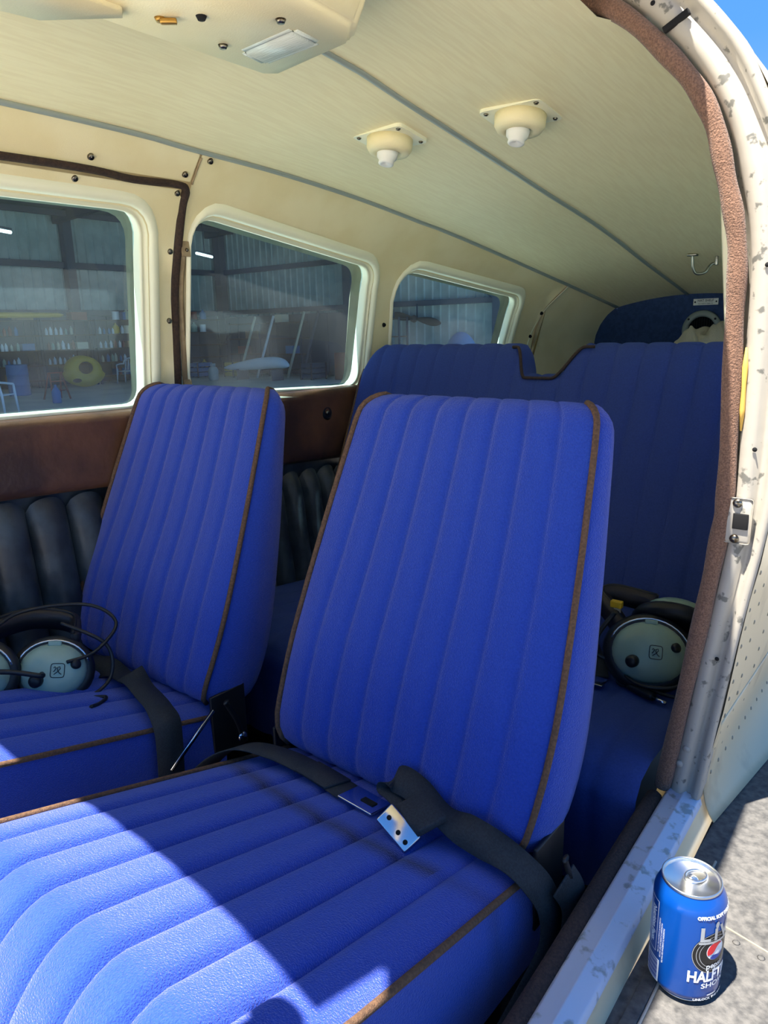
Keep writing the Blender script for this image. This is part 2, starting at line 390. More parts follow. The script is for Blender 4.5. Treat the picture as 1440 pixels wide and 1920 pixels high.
def screw_at(y, z, par, m='screw', r=.0055):
    c = wall(y, z, -1, .002); Rn = zto(wall(y, z, -1, .02)-wall(y, z, -1, 0), (0, 1, 0))
    s = obj('screw', *lathe([(0, .0035), (r*.35, .0035), (r*.42, .002), (r*.7, .0045), (r, .002), (r*1.15, -.001)], 12, c, Rn), m, par)
    return s
for y, z in ((.723, 1.868), (.93, 1.868), (.933, 1.764), (.932, 1.629), (.93, 1.492)): screw_at(y, z, door)
for y, z in ((.744, 1.902), (.935, 1.899), (.978, 1.925)): screw_at(y, z, wall_l)
for y, z in ((1.639, 1.614), (2.356, 1.644), (2.330, 1.567)): screw_at(y, z, wall_l, 'hole')
obj('panel_joint', *tube([wall(.957, 1.885+i*.006, -1, .001) for i in range(8)], .0022, 6), 'strip', wall_l)
obj('panel_joint', *tube(spline([wall(y, z, -1, .001) for y, z in [(2.387, 1.73), (2.37, 1.66), (2.345, 1.60), (2.32, 1.54), (2.305, 1.45)]], 6), .0018, 6), 'frame', wall_l)

# near side: wall aft of the open doorway, with windows, jamb, outer skin
wall_r = struct(empty('wall_right', (.55, 1.2, .65)))
nearw = lambda off: (lambda y, z: wall(y, z, 1, off))
sheet('cream_side_panel', V2([(.94, .64), (2.68, .64)])+top_line(.94, 2.68, 24)[::-1], [offset2(W2, .004), offset2(W3, .004)], nearw(0), 'cream', wall_r, step=.05)
window('window_4', W2, 1, 0); window('window_5', W3, 1, 0)
def big(L): return offset2(L, .004)
sheet('fuselage_skin', V2([(.928, .70), (2.68, .70)])+[Vector((p.x, p.y+.049)) for p in top_line(.928, 2.68, 24)[::-1]], [big(W2), big(W3)], lambda y, z: outer(y, z, 1), 'skin', wall_r, step=.05)
sheet('fuselage_skin', V2([(-.2, .70), (2.68, .70)])+[Vector((p.x, p.y+.049)) for p in top_line(-.2, 2.68, 30)[::-1]], [big(W1), big(W2), big(W3)], lambda y, z: outer(y, z, -1), 'skin', wall_l, step=.06)
# jamb plate: between the cabin section and the outer skin at y = .93
YJ = .928
def jamb_in(t):   # t 0 bottom .. 1 top
    L = [(.507, .975), (.5355, 1.204), (.550, 1.339), (.553, 1.413), (.546, 1.59), (.541, 1.684), (.5225, 1.759), (.50, 1.827), (.454, 1.889), (.373, 1.960), (.26, 2.0)]
    return L
def jamb_out():
    return [(.566, .975), (.592, 1.204), (.610, 1.339), (.616, 1.413), (.618, 1.59), (.612, 1.684), (.600, 1.759), (.572, 1.827), (.530, 1.905), (.44, 1.995), (.30, 2.04)]
JI = spline([(x, 0, z) for x, z in jamb_in(0)], 8); JO = spline([(x, 0, z) for x, z in jamb_out()], 8)
prof = [(-.02, .035), (.30, .006), (.36, -.004), (.50, -.008), (.62, -.006), (.68, .002), (.76, .003), (.84, -.006), (.95, -.008), (1.0, -.004), (1.004, .014)]
V, F = grid(len(JI), len(prof), lambda u, v: (lambda a, b, k: Vector((a.x+(b.x-a.x)*prof[k][0], YJ+prof[k][1], a.z+(b.z-a.z)*prof[k][0])))(JI[round(u*(len(JI)-1))], JO[round(u*(len(JI)-1))], round(v*(len(prof)-1))))
obj('door_jamb', V, F, 'jamb', wall_r)
# fuzzy brown binding along the inner edge of the jamb
JS = [a+(b-a).normalized()*.0095 for a, b in zip(JI, JO)]
sealp = [(p.x, YJ-.004, p.z) for i, p in enumerate(JS)]
V, F = tube(sealp, [.0098+.0006*math.sin(i*.9) for i in range(len(sealp))], 12, flat=1.1)
struct(obj('trim_3', V, F, 'fuzzy'))
# yellow sealant bead showing behind the binding
obj('sealant_bead', *tube([(a.x+(b.x-a.x)*.34, YJ-.006, a.z) for a, b in list(zip(JI, JO))[27:32]], [.001, .0032, .0026, .0034, .001], 6), 'yellowfoam', wall_r)
# strike plate with its square latch hole, latch slot, screw holes, jamb rivets
pl = obj('strike_plate', *box((.581, YJ-.009, 1.368), (.030, .003, .056), .004), 'jamb', wall_r)
obj('latch_hole', *box((.584, YJ-.0115, 1.368), (.017, .004, .019), .0008), 'hole', pl)
for zz in (1.390, 1.346): obj('screw', *lathe([(0, .003), (.003, .0028), (.0055, .001), (.0055, 0)], 12, (.579, YJ-.0115, zz), zto((0, -1, 0))), 'screw', pl)
obj('latch_slot', *box((.468, YJ-.009, 1.925), (.030, .006, .007), .001, Matrix.Rotation(-.45, 3, 'Y')), 'hole', wall_r)
for x, z in ((.585, 1.66), (.591, 1.455), (.572, 1.185), (.44, 1.95)): obj('screw_hole', *lathe([(0, .001), (.0024, .001), (.0028, 0)], 10, (x, YJ-.0085, z), zto((0, -1, 0))), 'hole', wall_r)
for x, z in ((.538, 1.02), (.545, 1.045)): obj('jamb_rivet', *lathe([(0, .003), (.004, .002), (.006, 0)], 10, (x, YJ-.006, z), zto((0, -1, 0))), 'jamb', wall_r)
# skin rivets
def rivet_row(a, b, n, par, fn):
    for i in range(n):
        y, z = a[0]+(b[0]-a[0])*i/(n-1), a[1]+(b[1]-a[1])*i/(n-1); c = fn(y, z)
        obj('rivet', *lathe([(0, .0013), (.002, .0011), (.0034, 0)], 8, c, zto((1, 0, -.1), (0, 1, 0))), 'rivet', par)
ofn = lambda y, z: outer(y, z, 1)
rivet_row((.945, .97), (.945, 1.30), 14, wall_r, ofn); rivet_row((1.0, 1.0), (1.0, 1.32), 13, wall_r, ofn); rivet_row((.95, .985), (1.6, 1.05), 20, wall_r, ofn); rivet_row((1.08, 1.06), (1.12, 1.35), 12, wall_r, ofn)

# door sill: painted metal strip, brown carpet roll, outside skirt
sillr = struct(empty('trim_4', (.54, .3, .93)))
def xs_in(y): return .522+.035*(.93-y)
def xs_out(y): return .566+.026*(.93-y)
pf = [(0, -.02), (.02, -.002), (.12, .002), (.45, .0), (.5, .0022), (.56, .0024), (.6, 0), (.95, 0), (1.0, -.002), (1.05, -.010)]
V, F = grid(40, len(pf), lambda u, v: (lambda y, q: Vector((xs_in(y)+(xs_out(y)-xs_in(y))*q[0], y, .975+q[1])))(-.4+1.33*u, pf[round(v*(len(pf)-1))]))
obj('sill_strip', V, F, 'sill', sillr)
V, F = grid(30, 5, lambda u, v: (lambda y: Vector((xs_out(y)+.001+.012*v**2, y, .969-.037*v)))(-.4+1.35*u))
obj('sill_skirt', V, F, 'skin', sillr)
obj('sill_carpet_roll', *tube([(xs_in(y)-.010-.001*math.sin(y*9), y, .966) for y in [-.4+i*.0335 for i in range(40)]], .0115, 10, flat=1.0), 'trimcarpet', sillr)
V, F = grid(30, 6, lambda u, v: Vector((xs_in(-.4+1.33*u)-.016-.03*v, -.4+1.33*u, .962-.30*v)))
obj('sill_side_carpet', V, F, 'trimcarpet', sillr)

# rear bulkhead, hat shelf
prof = [(-S(2.655, z), z) for z in [1.30+.03*i for i in range(12)]]+[(-.42*Tp(2.655)*(1-i/8), ceilz(-.42*Tp(2.655)*(1-i/8), 2.655)) for i in range(9)]
prof += [(-x, z) for x, z in prof[::-1][1:]]
Vb = [Vector((x*1.02, 2.655, z)) for x, z in prof]+[Vector((x*1.02, 2.68, z)) for x, z in prof]; nb = len(prof)
Fb = [tuple(range(nb)), tuple(range(nb, 2*nb))]+[(i, (i+1) % nb, nb+(i+1) % nb, nb+i) for i in range(nb)]
struct(obj('wall_back', Vb, Fb, 'bulk', smooth=False))
hs = obj('hat_shelf', *grid(8, 12, lambda u, v: (lambda y: Vector(((-1+2*u)*(S(y, 1.38)-.005), y, 1.38)))(1.62+1.03*v)), 'bulk', smooth=False); struct(hs)
hs.modifiers.new('t', 'SOLIDIFY').thickness = .015

# unseen windscreen header, side rail and added knob, shaped to cast the cabin shadows
hd = struct(empty('unseen_shade_header', (0, .0, 1.95)))
outl = [(-.50, .05), (.31, .042), (.335, .046), (.345, .09), (.375, .065), (.415, .02), (.43, -.25), (.44, -.7), (.535, -.7), (.53, .0), (.53, .5), (.52, .75), (.49, .86), (.455, .905), (.40, .93), (.36, .95), (-.50, .95)]
def zr(x, y): return 1.990+.05*(1-min(1, (x/.53)**2))
Vh = [Vector((x, y, zr(x, y)+.012)) for x, y in outl]+[Vector((x, y, zr(x, y)+.03)) for x, y in outl]; nh = len(outl)
Fh = [tuple(range(nh)), tuple(range(nh, 2*nh))]+[(i, (i+1) % nh, nh+(i+1) % nh, nh+i) for i in range(nh)]
obj('shade_header_skin', Vh, Fh, 'skin', hd, smooth=False)
st = tag(empty('shadow_knob_stalk', (.37, -.14, 1.95)), 'black knob on a stalk added unseen under the windscreen header', 'shadow caster')  # unseen knob put in to cast the mushroom shadow on the cushion
obj('shadow_stalk', *tube([(.385, -.22, 1.99), (.377, -.12, 1.91), (.376, .006, 1.876)], .011, 10), 'black', st)
obj('knob', *lathe([(0, .012), (.015, .012), (.022, .004), (.022, -.006), (.01, -.012), (0, -.012)], 20, (.376, .020, 1.868), zto((0, .8, .7))), 'black', st)

# ------------------------------------------------------------------ wing
wing = struct(empty('wing', (.9, .6, .90)))
def wz(x, y): return .940+.03*(x-.62)
V, F = grid(12, 30, lambda u, v: (lambda x, y: Vector((x, y, wz(x, y))))(.583+1.8*u*u+.02*u, -1.0+3.0*v)); obj('wing_skin', V, F, 'wing', wing)
def lip(u, v):
    y = .935+.9*u; zb = .9415; zt = zb+.15; t_ = v; z = zt+(zb-zt)*t_; a = outer(y, z, 1)
    return Vector((a.x+.0008+(.584+.034*min(1, u*3)-a.x)*max(0, t_-.35)**3/.2746, y, z))
fo = obj('root_fairing', *grid(40, 16, lip), 'skin', wing); fo.modifiers.new('t', 'SOLIDIFY').thickness = .002
for i in range(18):
    obj('rivet', *lathe([(0, .0013), (.002, .0011), (.0034, 0)], 8, lip(.03+.04*i, .62), zto((1, 0, .1), (0, 1, 0))), 'rivet', wing)
obj('lap_seam', *tube([(.612, -.6, wz(.612, 0)), (.611, .60, wz(.612, 0)+.0005), (.607, .86, wz(.61, 0)+.0005)], .0016, 6), 'jamb', wing)
obj('walkway_edge', *box((.602, .30, .9405), (.014, .72, .003), .0012), 'wing', wing)
obj('lap_seam', *tube([(.615, .765, wz(.615, 0)), (.69, .748, wz(.69, 0)), (1.2, .64, wz(1.2, 0))], .0011, 6), 'rivet', wing)
for i in range(14): obj('rivet', *lathe([(0, .0012), (.0026, .0010), (.0042, 0)], 8, (.66+.026*i, .742-.006*i, wz(.66+.026*i, 0)), None), 'wing', wing)

# ------------------------------------------------------------------ front seats
def pleat(t, n, d):              # t 0..1 across, n channels, puff height d
    f = (t*n) % 1.0; return d*(1-abs(2*f-1)**4.5)
VV = Vector((0, .207, .492)).normalized(); NB = Vector((0, VV.z, -VV.y))   # up the back, and backwards through it
LB = .535
def make_seat():
    r = empty('front_seat', (0, 0, 0), world=False)     # local origin: centre of the back's lower front edge; floor is z=-.368
    nch = 8; NF = nch*12
    HW = smooth_table([(0, .195), (.04, .207), (.15, .212), (.3, .204), (.42, .194), (.5, .186), (.525, .178), (.54, .165)], 6)
    TH = smooth_table([(0, .105), (.1, .112), (.3, .085), (.45, .058), (.54, .045)], 6)
    def ring(v, fs, bs, sh):      # fs: front pushed back, bs: rear pulled forward (fractions of the thickness), sh: shrink
        hw, th = interp(v, HW)*sh, interp(v, TH); L = []
        lum = .010*math.exp(-((v-.14)/.12)**2)
        for k in range(NF+1):
            t_ = k/NF; u = -hw+2*hw*t_; e = 1-(abs(2*t_-1))**8
            L.append((u, fs*th-lum*e-pleat(t_, nch, .0058)*e))
        for a in (.15, .35, .6, .85): L.append((hw+.014*math.sin(math.pi*min(a*1.1, 1))*sh, th*(fs+(1-fs-bs)*a)))
        for k in range(9): L.append((hw*(1-k/4), th*(1-bs)))
        for a in (.85, .6, .35, .15): L.append((-hw-.014*math.sin(math.pi*min(a*1.1, 1))*sh, th*(fs+(1-fs-bs)*a)))
        return [Vector((u, 0, 0))+VV*v+NB*w_ for u, w_ in L]
    st = [(-.006, .40, .30, .96), (-.002, .22, .16, .985), (.006, .10, .06, .995), (.02, .03, .02, 1), (.04, 0, 0, 1)]
    st += [(.04+.455*i/22, 0, 0, 1) for i in range(1, 23)]
    st += [(.508, .02, .02, 1), (.518, .08, .05, .995), (.527, .18, .12, .985), (.534, .32, .22, .97), (.538, .46, .36, .95)]
    V = []; F = []
    for s_ in st: V += ring(*s_)
    n = len(V)//len(st)
    for i in range(len(st)-1):
        for k in range(n): F.append((i*n+k, i*n+(k+1) % n, (i+1)*n+(k+1) % n, (i+1)*n+k))
    F += [tuple(range(n)), tuple((len(st)-1)*n+k for k in range(n))]
    bk = obj('backrest', V, F, 'velour', r)
    for s in (0, NF):             # piping at both front edges, over the top
        pts = [V[i*n+s] for i in range(1, len(st))]
        sg = -1 if s == 0 else 1
        pts = [p+Vector((sg*.0015, 0, 0))-NB*.0015 for p in pts]
        q = pts[-1]; pts += [q+NB*.012+VV*.001, q+NB*.022-VV*.004]
        obj('piping', *tube(pts, .0042, 8), 'piping', bk)
    # cushion: rises towards the front by 15 degrees
    CY = [.035, .025, .01, -.02, -.06, -.1, -.14, -.18, -.22, -.26, -.30, -.34, -.38, -.41, -.435, -.455, -.468, -.474, -.472]
    def ctop(y): return -.020+.268*(-y) if y > -.40 else -.020+.268*.40-((-.40-y)/.075)**2.2*.055
    nch2 = 8; NF2 = nch2*12
    def cring(y):
        hw = .210+.006*min(1, max(0, (-y)/.3)); top = ctop(y); bot = max(-.175, top-.30); L = []
        bot = -.155+.10*(-y)
        for k in range(NF2+1):
            t_ = k/NF2; u = -hw+2*hw*t_; e = 1-abs(2*t_-1)**8
            amp = .0055+.006*min(1, max(0, (-y-.05)/.3))
            L.append(Vector((u+.012*math.sin(3*(-y))*(t_-.5), y, top+.010*(1-(2*t_-1)**2)*1+pleat(t_, nch2, amp)*e-.004*(1-e))))
        for a in (.25, .5, .75, 1): L.append(Vector((hw+.006*math.sin(math.pi*a), y, top+(bot-top)*a)))
        for k in range(1, 8): L.append(Vector((hw-2*hw*k/8, y, bot)))
        for a in (1, .75, .5, .25): L.append(Vector((-hw-.006*math.sin(math.pi*a), y, top+(bot-top)*a)))
        return L
    CYs = [p.x for p in spline([(y, 0, 0) for y in CY], 2)]
    V = []; F = []
    for y in CYs: V += cring(y)
    n = len(V)//len(CYs)
    for i in range(len(CYs)-1):
        for k in range(n): F.append((i*n+k, i*n+(k+1) % n, (i+1)*n+(k+1) % n, (i+1)*n+k))
    F += [tuple(range(n)), tuple((len(CYs)-1)*n+k for k in range(n))]
    cu = obj('cushion', V, F, 'velour', r, True, 55)
    path = [V[i*n]+Vector((-.001, 0, .001)) for i in range(len(CYs))]; obj('piping', *tube(path, .0040, 8), 'piping', cu)
    path = [V[i*n+NF2]+Vector((.001, 0, .001)) for i in range(len(CYs))]; obj('piping', *tube(path, .0040, 8), 'piping', cu)
    # frame, rails, recline lever, side bracket
    obj('seat_base', *box((0, -.20, -.235), (.36, .42, .17), .01), 'black', r)
    for s in (-1, 1):
        obj('rail', *box((s*.15, -.18, -.352), (.03, .5, .022), .003), 'black', r)
        obj('hinge_plate', *box((s*.216, .045, -.045), (.006, .07, .11), .002), 'black', r)
    lv = obj('recline_lever', *tube(spline([(.248, .045, -.062), (.250, .035, -.03), (.248, .022, .0), (.250, .016, .012)], 5), [.0045]*13+[.0055]*3, 8, flat=.6), 'black', r)
    obj('lever_pivot', *lathe([(0, .006), (.008, .005), (.009, 0)], 12, (.246, .045, -.064), zto((1, 0, 0), (0, 1, 0))), 'chrome', lv)
    obj('side_bracket', *beam((.232, .004, -.004), (.236, -.085, -.064), .006, .003, (1, 0, 0)), 'chrome', r)
    return r
near = make_seat(); near.location = (.25, .633, 1.018)
tag(near, 'nearest blue velour front seat with brown piping, beside the open doorway', 'seat', 'front seats')
for o_ in [c for c in near.children if c.name.startswith('cushion')]: near_cushion = o_
farst = clone(near, loc=(-.333, .633, 1.018), label='blue velour front seat on the window side, with a headset on its cushion', group='front seats')
for c in list(near.children):
    if c.name.startswith('side_bracket'): bpy.data.objects.remove(c)

near_cushion.data = near_cushion.data.copy()          # a soft strap shadow is painted into the nearest cushion's colour
ms = M['velour'].copy(); ms.name = 'blue velour with painted strap shadow'; t = ms.node_tree; b = t.nodes['Principled BSDF']; src = b.inputs['Base Color'].links[0].from_socket
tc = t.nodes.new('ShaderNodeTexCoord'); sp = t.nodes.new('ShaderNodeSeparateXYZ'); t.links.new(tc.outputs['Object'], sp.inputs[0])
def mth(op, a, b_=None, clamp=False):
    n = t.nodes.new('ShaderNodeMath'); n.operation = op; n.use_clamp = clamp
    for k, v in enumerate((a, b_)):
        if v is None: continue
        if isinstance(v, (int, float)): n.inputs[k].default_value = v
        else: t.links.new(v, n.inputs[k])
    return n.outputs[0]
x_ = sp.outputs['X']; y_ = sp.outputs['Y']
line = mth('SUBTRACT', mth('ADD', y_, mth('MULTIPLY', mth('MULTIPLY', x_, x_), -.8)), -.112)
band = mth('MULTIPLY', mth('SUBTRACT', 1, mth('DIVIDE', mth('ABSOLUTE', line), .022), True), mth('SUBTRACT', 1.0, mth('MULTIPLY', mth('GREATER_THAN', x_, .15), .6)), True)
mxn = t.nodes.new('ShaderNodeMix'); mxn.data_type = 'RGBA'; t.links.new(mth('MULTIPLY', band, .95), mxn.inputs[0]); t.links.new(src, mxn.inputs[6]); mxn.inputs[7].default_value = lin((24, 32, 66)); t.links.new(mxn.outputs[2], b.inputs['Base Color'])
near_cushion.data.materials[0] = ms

# ------------------------------------------------------------------ rear bench
bench = tag(empty('rear_bench', (0, 1.2, .65)), 'wide shade-dimmed blue velour rear bench with a notch in the top of its backrest', 'bench')
B0 = Vector((0, 1.285, .965)); BV = Vector((0, .265, .607)).normalized(); BN = Vector((0, BV.z, -BV.y)); BL = .662
def notch(u):
    def sm(a, b, x):
        t_ = min(1, max(0, (x-a)/(b-a))); return t_*t_*(3-2*t_)
    return .074*sm(-.062, -.028, u)*(1-sm(.038, .105, u))+.05*sm(-.47, -.535, u)**2 if u > -.47 else .0+.06*((-.47-u)/.05)**2 if u > -.53 else .06
def bench_pt(u, s):       # s along profile, in 0..1
    L = BL-notch(u); rad = .042; a1 = L-rad
    tot = a1+math.pi*rad+a1*.5; d = s*tot
    t_ = (u+.52)/1.04; pf_ = pleat(t_, 18, .006)
    if d < a1: return B0+Vector((u, 0, 0))+BV*d-BN*pf_
    if d < a1+math.pi*rad:
        a = (d-a1)/rad; return B0+Vector((u, 0, 0))+BV*(a1+math.sin(a)*(rad+pf_*.7))+BN*(rad-math.cos(a)*(rad+pf_*.8))
    return B0+Vector((u, 0, 0))+BV*(a1-(d-a1-math.pi*rad))+BN*(2*rad)
V, F = grid(18*12+1, 46, lambda a, s: bench_pt(-.52+1.04*a, s**.8))
bb = obj('backrest', V, F, 'velour_dim', bench)
def edge_pt(u): L = BL-notch(u); return B0+Vector((u, 0, 0))+BV*(L-.020)+BN*.006-BN*.009
obj('piping', *tube([edge_pt(-.075+.2*i/40) for i in range(41)], .0036, 8), 'darkseal', bb)
pts = [bench_pt(-.52, i/30) for i in range(31)]; obj('piping', *tube(pts, .004, 8), 'piping', bb)
def bcush(a, s):
    x = -.50+1.0*a; pf_ = pleat(a, 16, .005); prof_ = [(1.31, .972), (1.25, .980), (1.15, .990), (1.05, 1.0), (.97, 1.008), (.92, 1.008), (.885, .998), (.868, .975), (.866, .94), (.87, .86), (.88, .80)]
    k = s*(len(prof_)-1); i = min(int(k), len(prof_)-2); f = k-i
    y, z = prof_[i][0]*(1-f)+prof_[i+1][0]*f, prof_[i][1]*(1-f)+prof_[i+1][1]*f
    return Vector((x, y-(pf_ if i > 6 else 0), z+(pf_ if i <= 6 else 0)))
obj('cushion', *grid(16*8+1, 31, bcush), 'velour_dim', bench)
obj('bench_base', *box((0, 1.10, .73), (.98, .40, .15), .005), 'black', bench)

# ------------------------------------------------------------------ seat belts
def ribbon(pts, wdirs, width, th=.0016):
    P = spline(pts, 8); Wd = spline(wdirs, 8); V = []; F = []
    for i, p in enumerate(P):
        tg = (P[min(i+1, len(P)-1)]-P[max(i-1, 0)]).normalized(); wv = Wd[i]-tg*Wd[i].dot(tg); wv.normalize(); nn = tg.cross(wv)
        for a, b in ((-.5, -.5), (0, -.6), (.5, -.5), (.5, .5), (0, .6), (-.5, .5)): V.append(p+wv*width*a+nn*th*b)
    for i in range(len(P)-1):
        for k in range(6): F.append((i*6+k, i*6+(k+1) % 6, (i+1)*6+(k+1) % 6, (i+1)*6+k))
    F += [tuple(range(6)), tuple((len(P)-1)*6+k for k in range(6))]
    return V, F
UPY = Vector((0, .97, -.25))
belt = tag(empty('seat_belt', (.25, .60, 1.01)), 'black lap belt with chrome buckle lying across the nearest front seat', 'seat belt', 'lap belts on the front seats')
obj('strap', *ribbon([(-.035, .545, .965), (.005, .56, 1.012), (.045, .578, 1.034), (.10, .592, 1.036), (.155, .598, 1.032), (.20, .596, 1.030), (.235, .592, 1.030)], [Vector((.3, .9, .2)), Vector((.1, .97, -.1)), UPY, UPY, UPY, UPY, UPY], .046), 'web', belt)
obj('stitch_patch', *ribbon([(.150, .598, 1.0335), (.18, .597, 1.0325), (.21, .595, 1.0318)], [UPY]*3, .046, .003), 'web', belt)
tg_ = obj('tongue', *box((.258, .590, 1.032), (.055, .040, .003), .001, zto((.05, .2, 1))), 'chrome', belt)
obj('tongue_slot', *box((.266, .590, 1.0335), (.020, .010, .002), .0005, zto((.05, .2, 1))), 'hole', tg_)
Rb = zto((.30, -.62, .72), (.90, -.10, -.42))
bc = Vector((.336, .560, 1.046))
bu = obj('buckle', *box(bc, (.050, .026, .012), .0025, Rb), 'chrome', belt)
obj('buckle_cover', *box(bc+Vector((.012, .026, .010)), (.050, .040, .010), .003, zto((.05, -.1, 1), (.9, -.3, -.1))), 'web', bu)
for a, b in ((-.015, 0), (.004, -.003), (.017, -.004)): obj('buckle_hole', *lathe([(0, .001), (.0028, .001), (.003, 0)], 10, bc+Rb @ Vector((a, b, .0060)), Rb), 'hole', bu)
obj('strap', *ribbon([(.345, .590, 1.050), (.305, .602, 1.053), (.286, .608, 1.054), (.292, .614, 1.064), (.322, .613, 1.062), (.365, .606, 1.050), (.408, .606, 1.043), (.448, .612, 1.032), (.474, .618, 1.014), (.487, .632, .982), (.491, .637, .945), (.492, .622, .918), (.491, .580, .900), (.490, .53, .885)],
     [Vector((.3, .9, .0)), Vector((.2, .9, -.1)), Vector((.1, .9, 0)), Vector((.1, .8, .4)), Vector((.1, .9, .2)), Vector((.1, .98, -.1)), Vector((.1, .7, .6)), Vector((.1, .9, .2)), Vector((.1, 1, .1)), Vector((.1, 1, .1)), Vector((.15, 1, -.1)), Vector((.15, .8, -.5)), Vector((.15, .6, -.8)), Vector((.15, .5, -.9))], .038), 'web', belt)
obj('strap', *ribbon([(.498, .650, 1.00), (.503, .668, .965), (.500, .672, .92), (.494, .655, .87)], [Vector((.2, 1, 0)), Vector((.2, 1, .1)), Vector((.2, 1, -.1)), Vector((.2, .9, -.3))], .042), 'web', belt)
belt2 = tag(empty('seat_belt', (-.3, .60, 1.01)), 'black lap belt draped over the inner side of the window side seat', 'seat belt', 'lap belts on the front seats')
obj('strap', *ribbon([(-.500, .612, 1.022), (-.43, .606, 1.028), (-.36, .600, 1.030), (-.30, .596, 1.034), (-.245, .590, 1.040)], [UPY, UPY, Vector((0, .9, .4)), UPY, UPY], .046), 'web', belt2)
obj('strap', *ribbon([(-.262, .592, 1.050), (-.225, .584, 1.046), (-.175, .572, 1.044), (-.135, .562, 1.042), (-.108, .556, 1.026), (-.100, .552, .99), (-.100, .550, .945), (-.104, .55, .89)], [Vector((.1, .9, .3)), UPY, UPY, UPY, Vector((0, 1, 0)), Vector((0, 1, 0)), Vector((0, 1, 0)), Vector((0, 1, 0))], .046), 'web', belt2)
rb = tag(empty('seat_belt', (.33, 1.15, 1.0)), 'black rear belt end with a chrome tongue beside the rear bench headset', 'seat belt')
obj('strap', *ribbon([(.25, 1.27, 1.0), (.30, 1.19, 1.004), (.335, 1.12, 1.008)], [Vector((1, .3, 0))]*3, .042), 'web', rb)
obj('tongue', *box((.345, 1.098, 1.011), (.030, .030, .003), .001), 'chrome', rb)

# ------------------------------------------------------------------ headsets
def headset(label, c1, n1, x1, c2, n2, x2, band, mic, cables, sz=1.0):
    h = tag(empty('headset', tuple(Vector(c1)-Vector((0, 0, .05)))), label, 'headset', 'aviation headsets')
    for ci, (c, n_, x_) in enumerate(((c1, n1, x1), (c2, n2, x2))):
        Rm = zto(n_, x_); c = Vector(c); A, B, D = .051*sz, .044*sz, .028*sz
        V, F = grid(28, 9, lambda u, v: c+Rm @ Vector((A*math.cos(u*2*math.pi)*math.cos(v*math.pi/2*.999)**.75, B*math.sin(u*2*math.pi)*math.cos(v*math.pi/2*.999)**.75, D*math.sin(v*math.pi/2)**.9)), cu=True)
        cup = obj('ear_cup', V, F, 'green', h)
        ringp = [c+Rm @ Vector((A*1.0*math.cos(a), B*1.0*math.sin(a), -.010)) for a in [2*math.pi*k/32 for k in range(32)]]
        obj('ear_seal', *tube(ringp, .013*sz, 10, closed=True), 'black', h)
        obj('cup_back', *grid(28, 4, lambda u, v: c+Rm @ Vector((A*math.cos(u*2*math.pi)*(1.0-v*.999), B*math.sin(u*2*math.pi)*(1-v*.999), -.004)), cu=True), 'black', cup)
        def on_dome(a, b, lift=.0):
            k = min(.98, math.hypot(a/A, b/B)); sv = math.acos(min(1, k**(1/.75)))
            return c+Rm @ Vector((a, b, D*math.sin(sv)**.9+lift))
        if ci == 0:
            p = on_dome(-.022*sz, -.016*sz); nn = (p-c+Rm @ Vector((0, 0, .02))).normalized()
            obj('volume_knob', *lathe([(0, .009), (.007, .009), (.010, .005), (.011, -.006)], 18, p, zto(nn)), 'black', h)
            p = on_dome(.034*sz, .010*sz); nn = (p-c+Rm @ Vector((0, 0, .02))).normalized()
            obj('pivot_cap', *lathe([(0, .005), (.006, .005), (.008, .003), (.008, -.004)], 16, p, zto(nn)), 'black', h)
            # emblem: rounded square outline with a looped mark inside
            sq = [(.014*math.copysign(abs(math.cos(a))**.35, math.cos(a))*.72, .014*math.copysign(abs(math.sin(a))**.35, math.sin(a))*.78) for a in [2*math.pi*k/36 for k in range(36)]]
            emb = obj('emblem', *tube([on_dome(.008*sz+a, b, .0006) for a, b in sq], .0006, 5, closed=True), 'black', cup)
            def stroke(L): obj('emblem_mark', *tube([on_dome(.008*sz+a, b, .0007) for a, b in L], .0007, 5), 'black', cup)
            stroke([(-.005, -.006), (.0, -.002), (.004, .003), (.003, .006), (0, .005), (0, .001), (.003, -.004), (.006, -.006)])
            stroke([(-.006, .004), (-.004, .006), (-.002, .004), (-.004, 0), (-.006, -.002)])
        p = on_dome(0, B*.93); obj('stirrup_clip', *box(p+Rm @ Vector((0, .002, -.002)), (.020, .008, .008), .002, Rm), 'green', h)
        obj('stirrup_wire', *tube([c+Rm @ Vector((A*1.08*math.cos(a), B*1.10*math.sin(a), .004)) for a in [math.pi*(.1+.8*k/14) for k in range(15)]], .0018, 6), 'chrome', h)
    obj('headband', *ribbon(*band, .034, .014), 'leather', h)
    bp = [Vector(p)+Vector((0, 0, .018)) for p in band[0]]; obj('headband_spring', *tube(spline(bp, 6), .003, 6), 'black', h)
    obj('band_clip', *box(Vector(band[0][1])+Vector((.012, -.008, .012)), (.012, .004, .030), .001), 'tan', h)
    obj('mic_boom', *tube(spline(mic, 8), .0042, 8), 'black', h)
    for q in cables: obj('cable', *tube(spline(q, 8), .0030, 8), 'black', h)
    return h
n1 = Vector((.80, -.42, .42)); x1 = Vector((.55, .80, -.15))
cA = Vector((-.318, .492, 1.078)); cB = Vector((-.360, .392, 1.098))
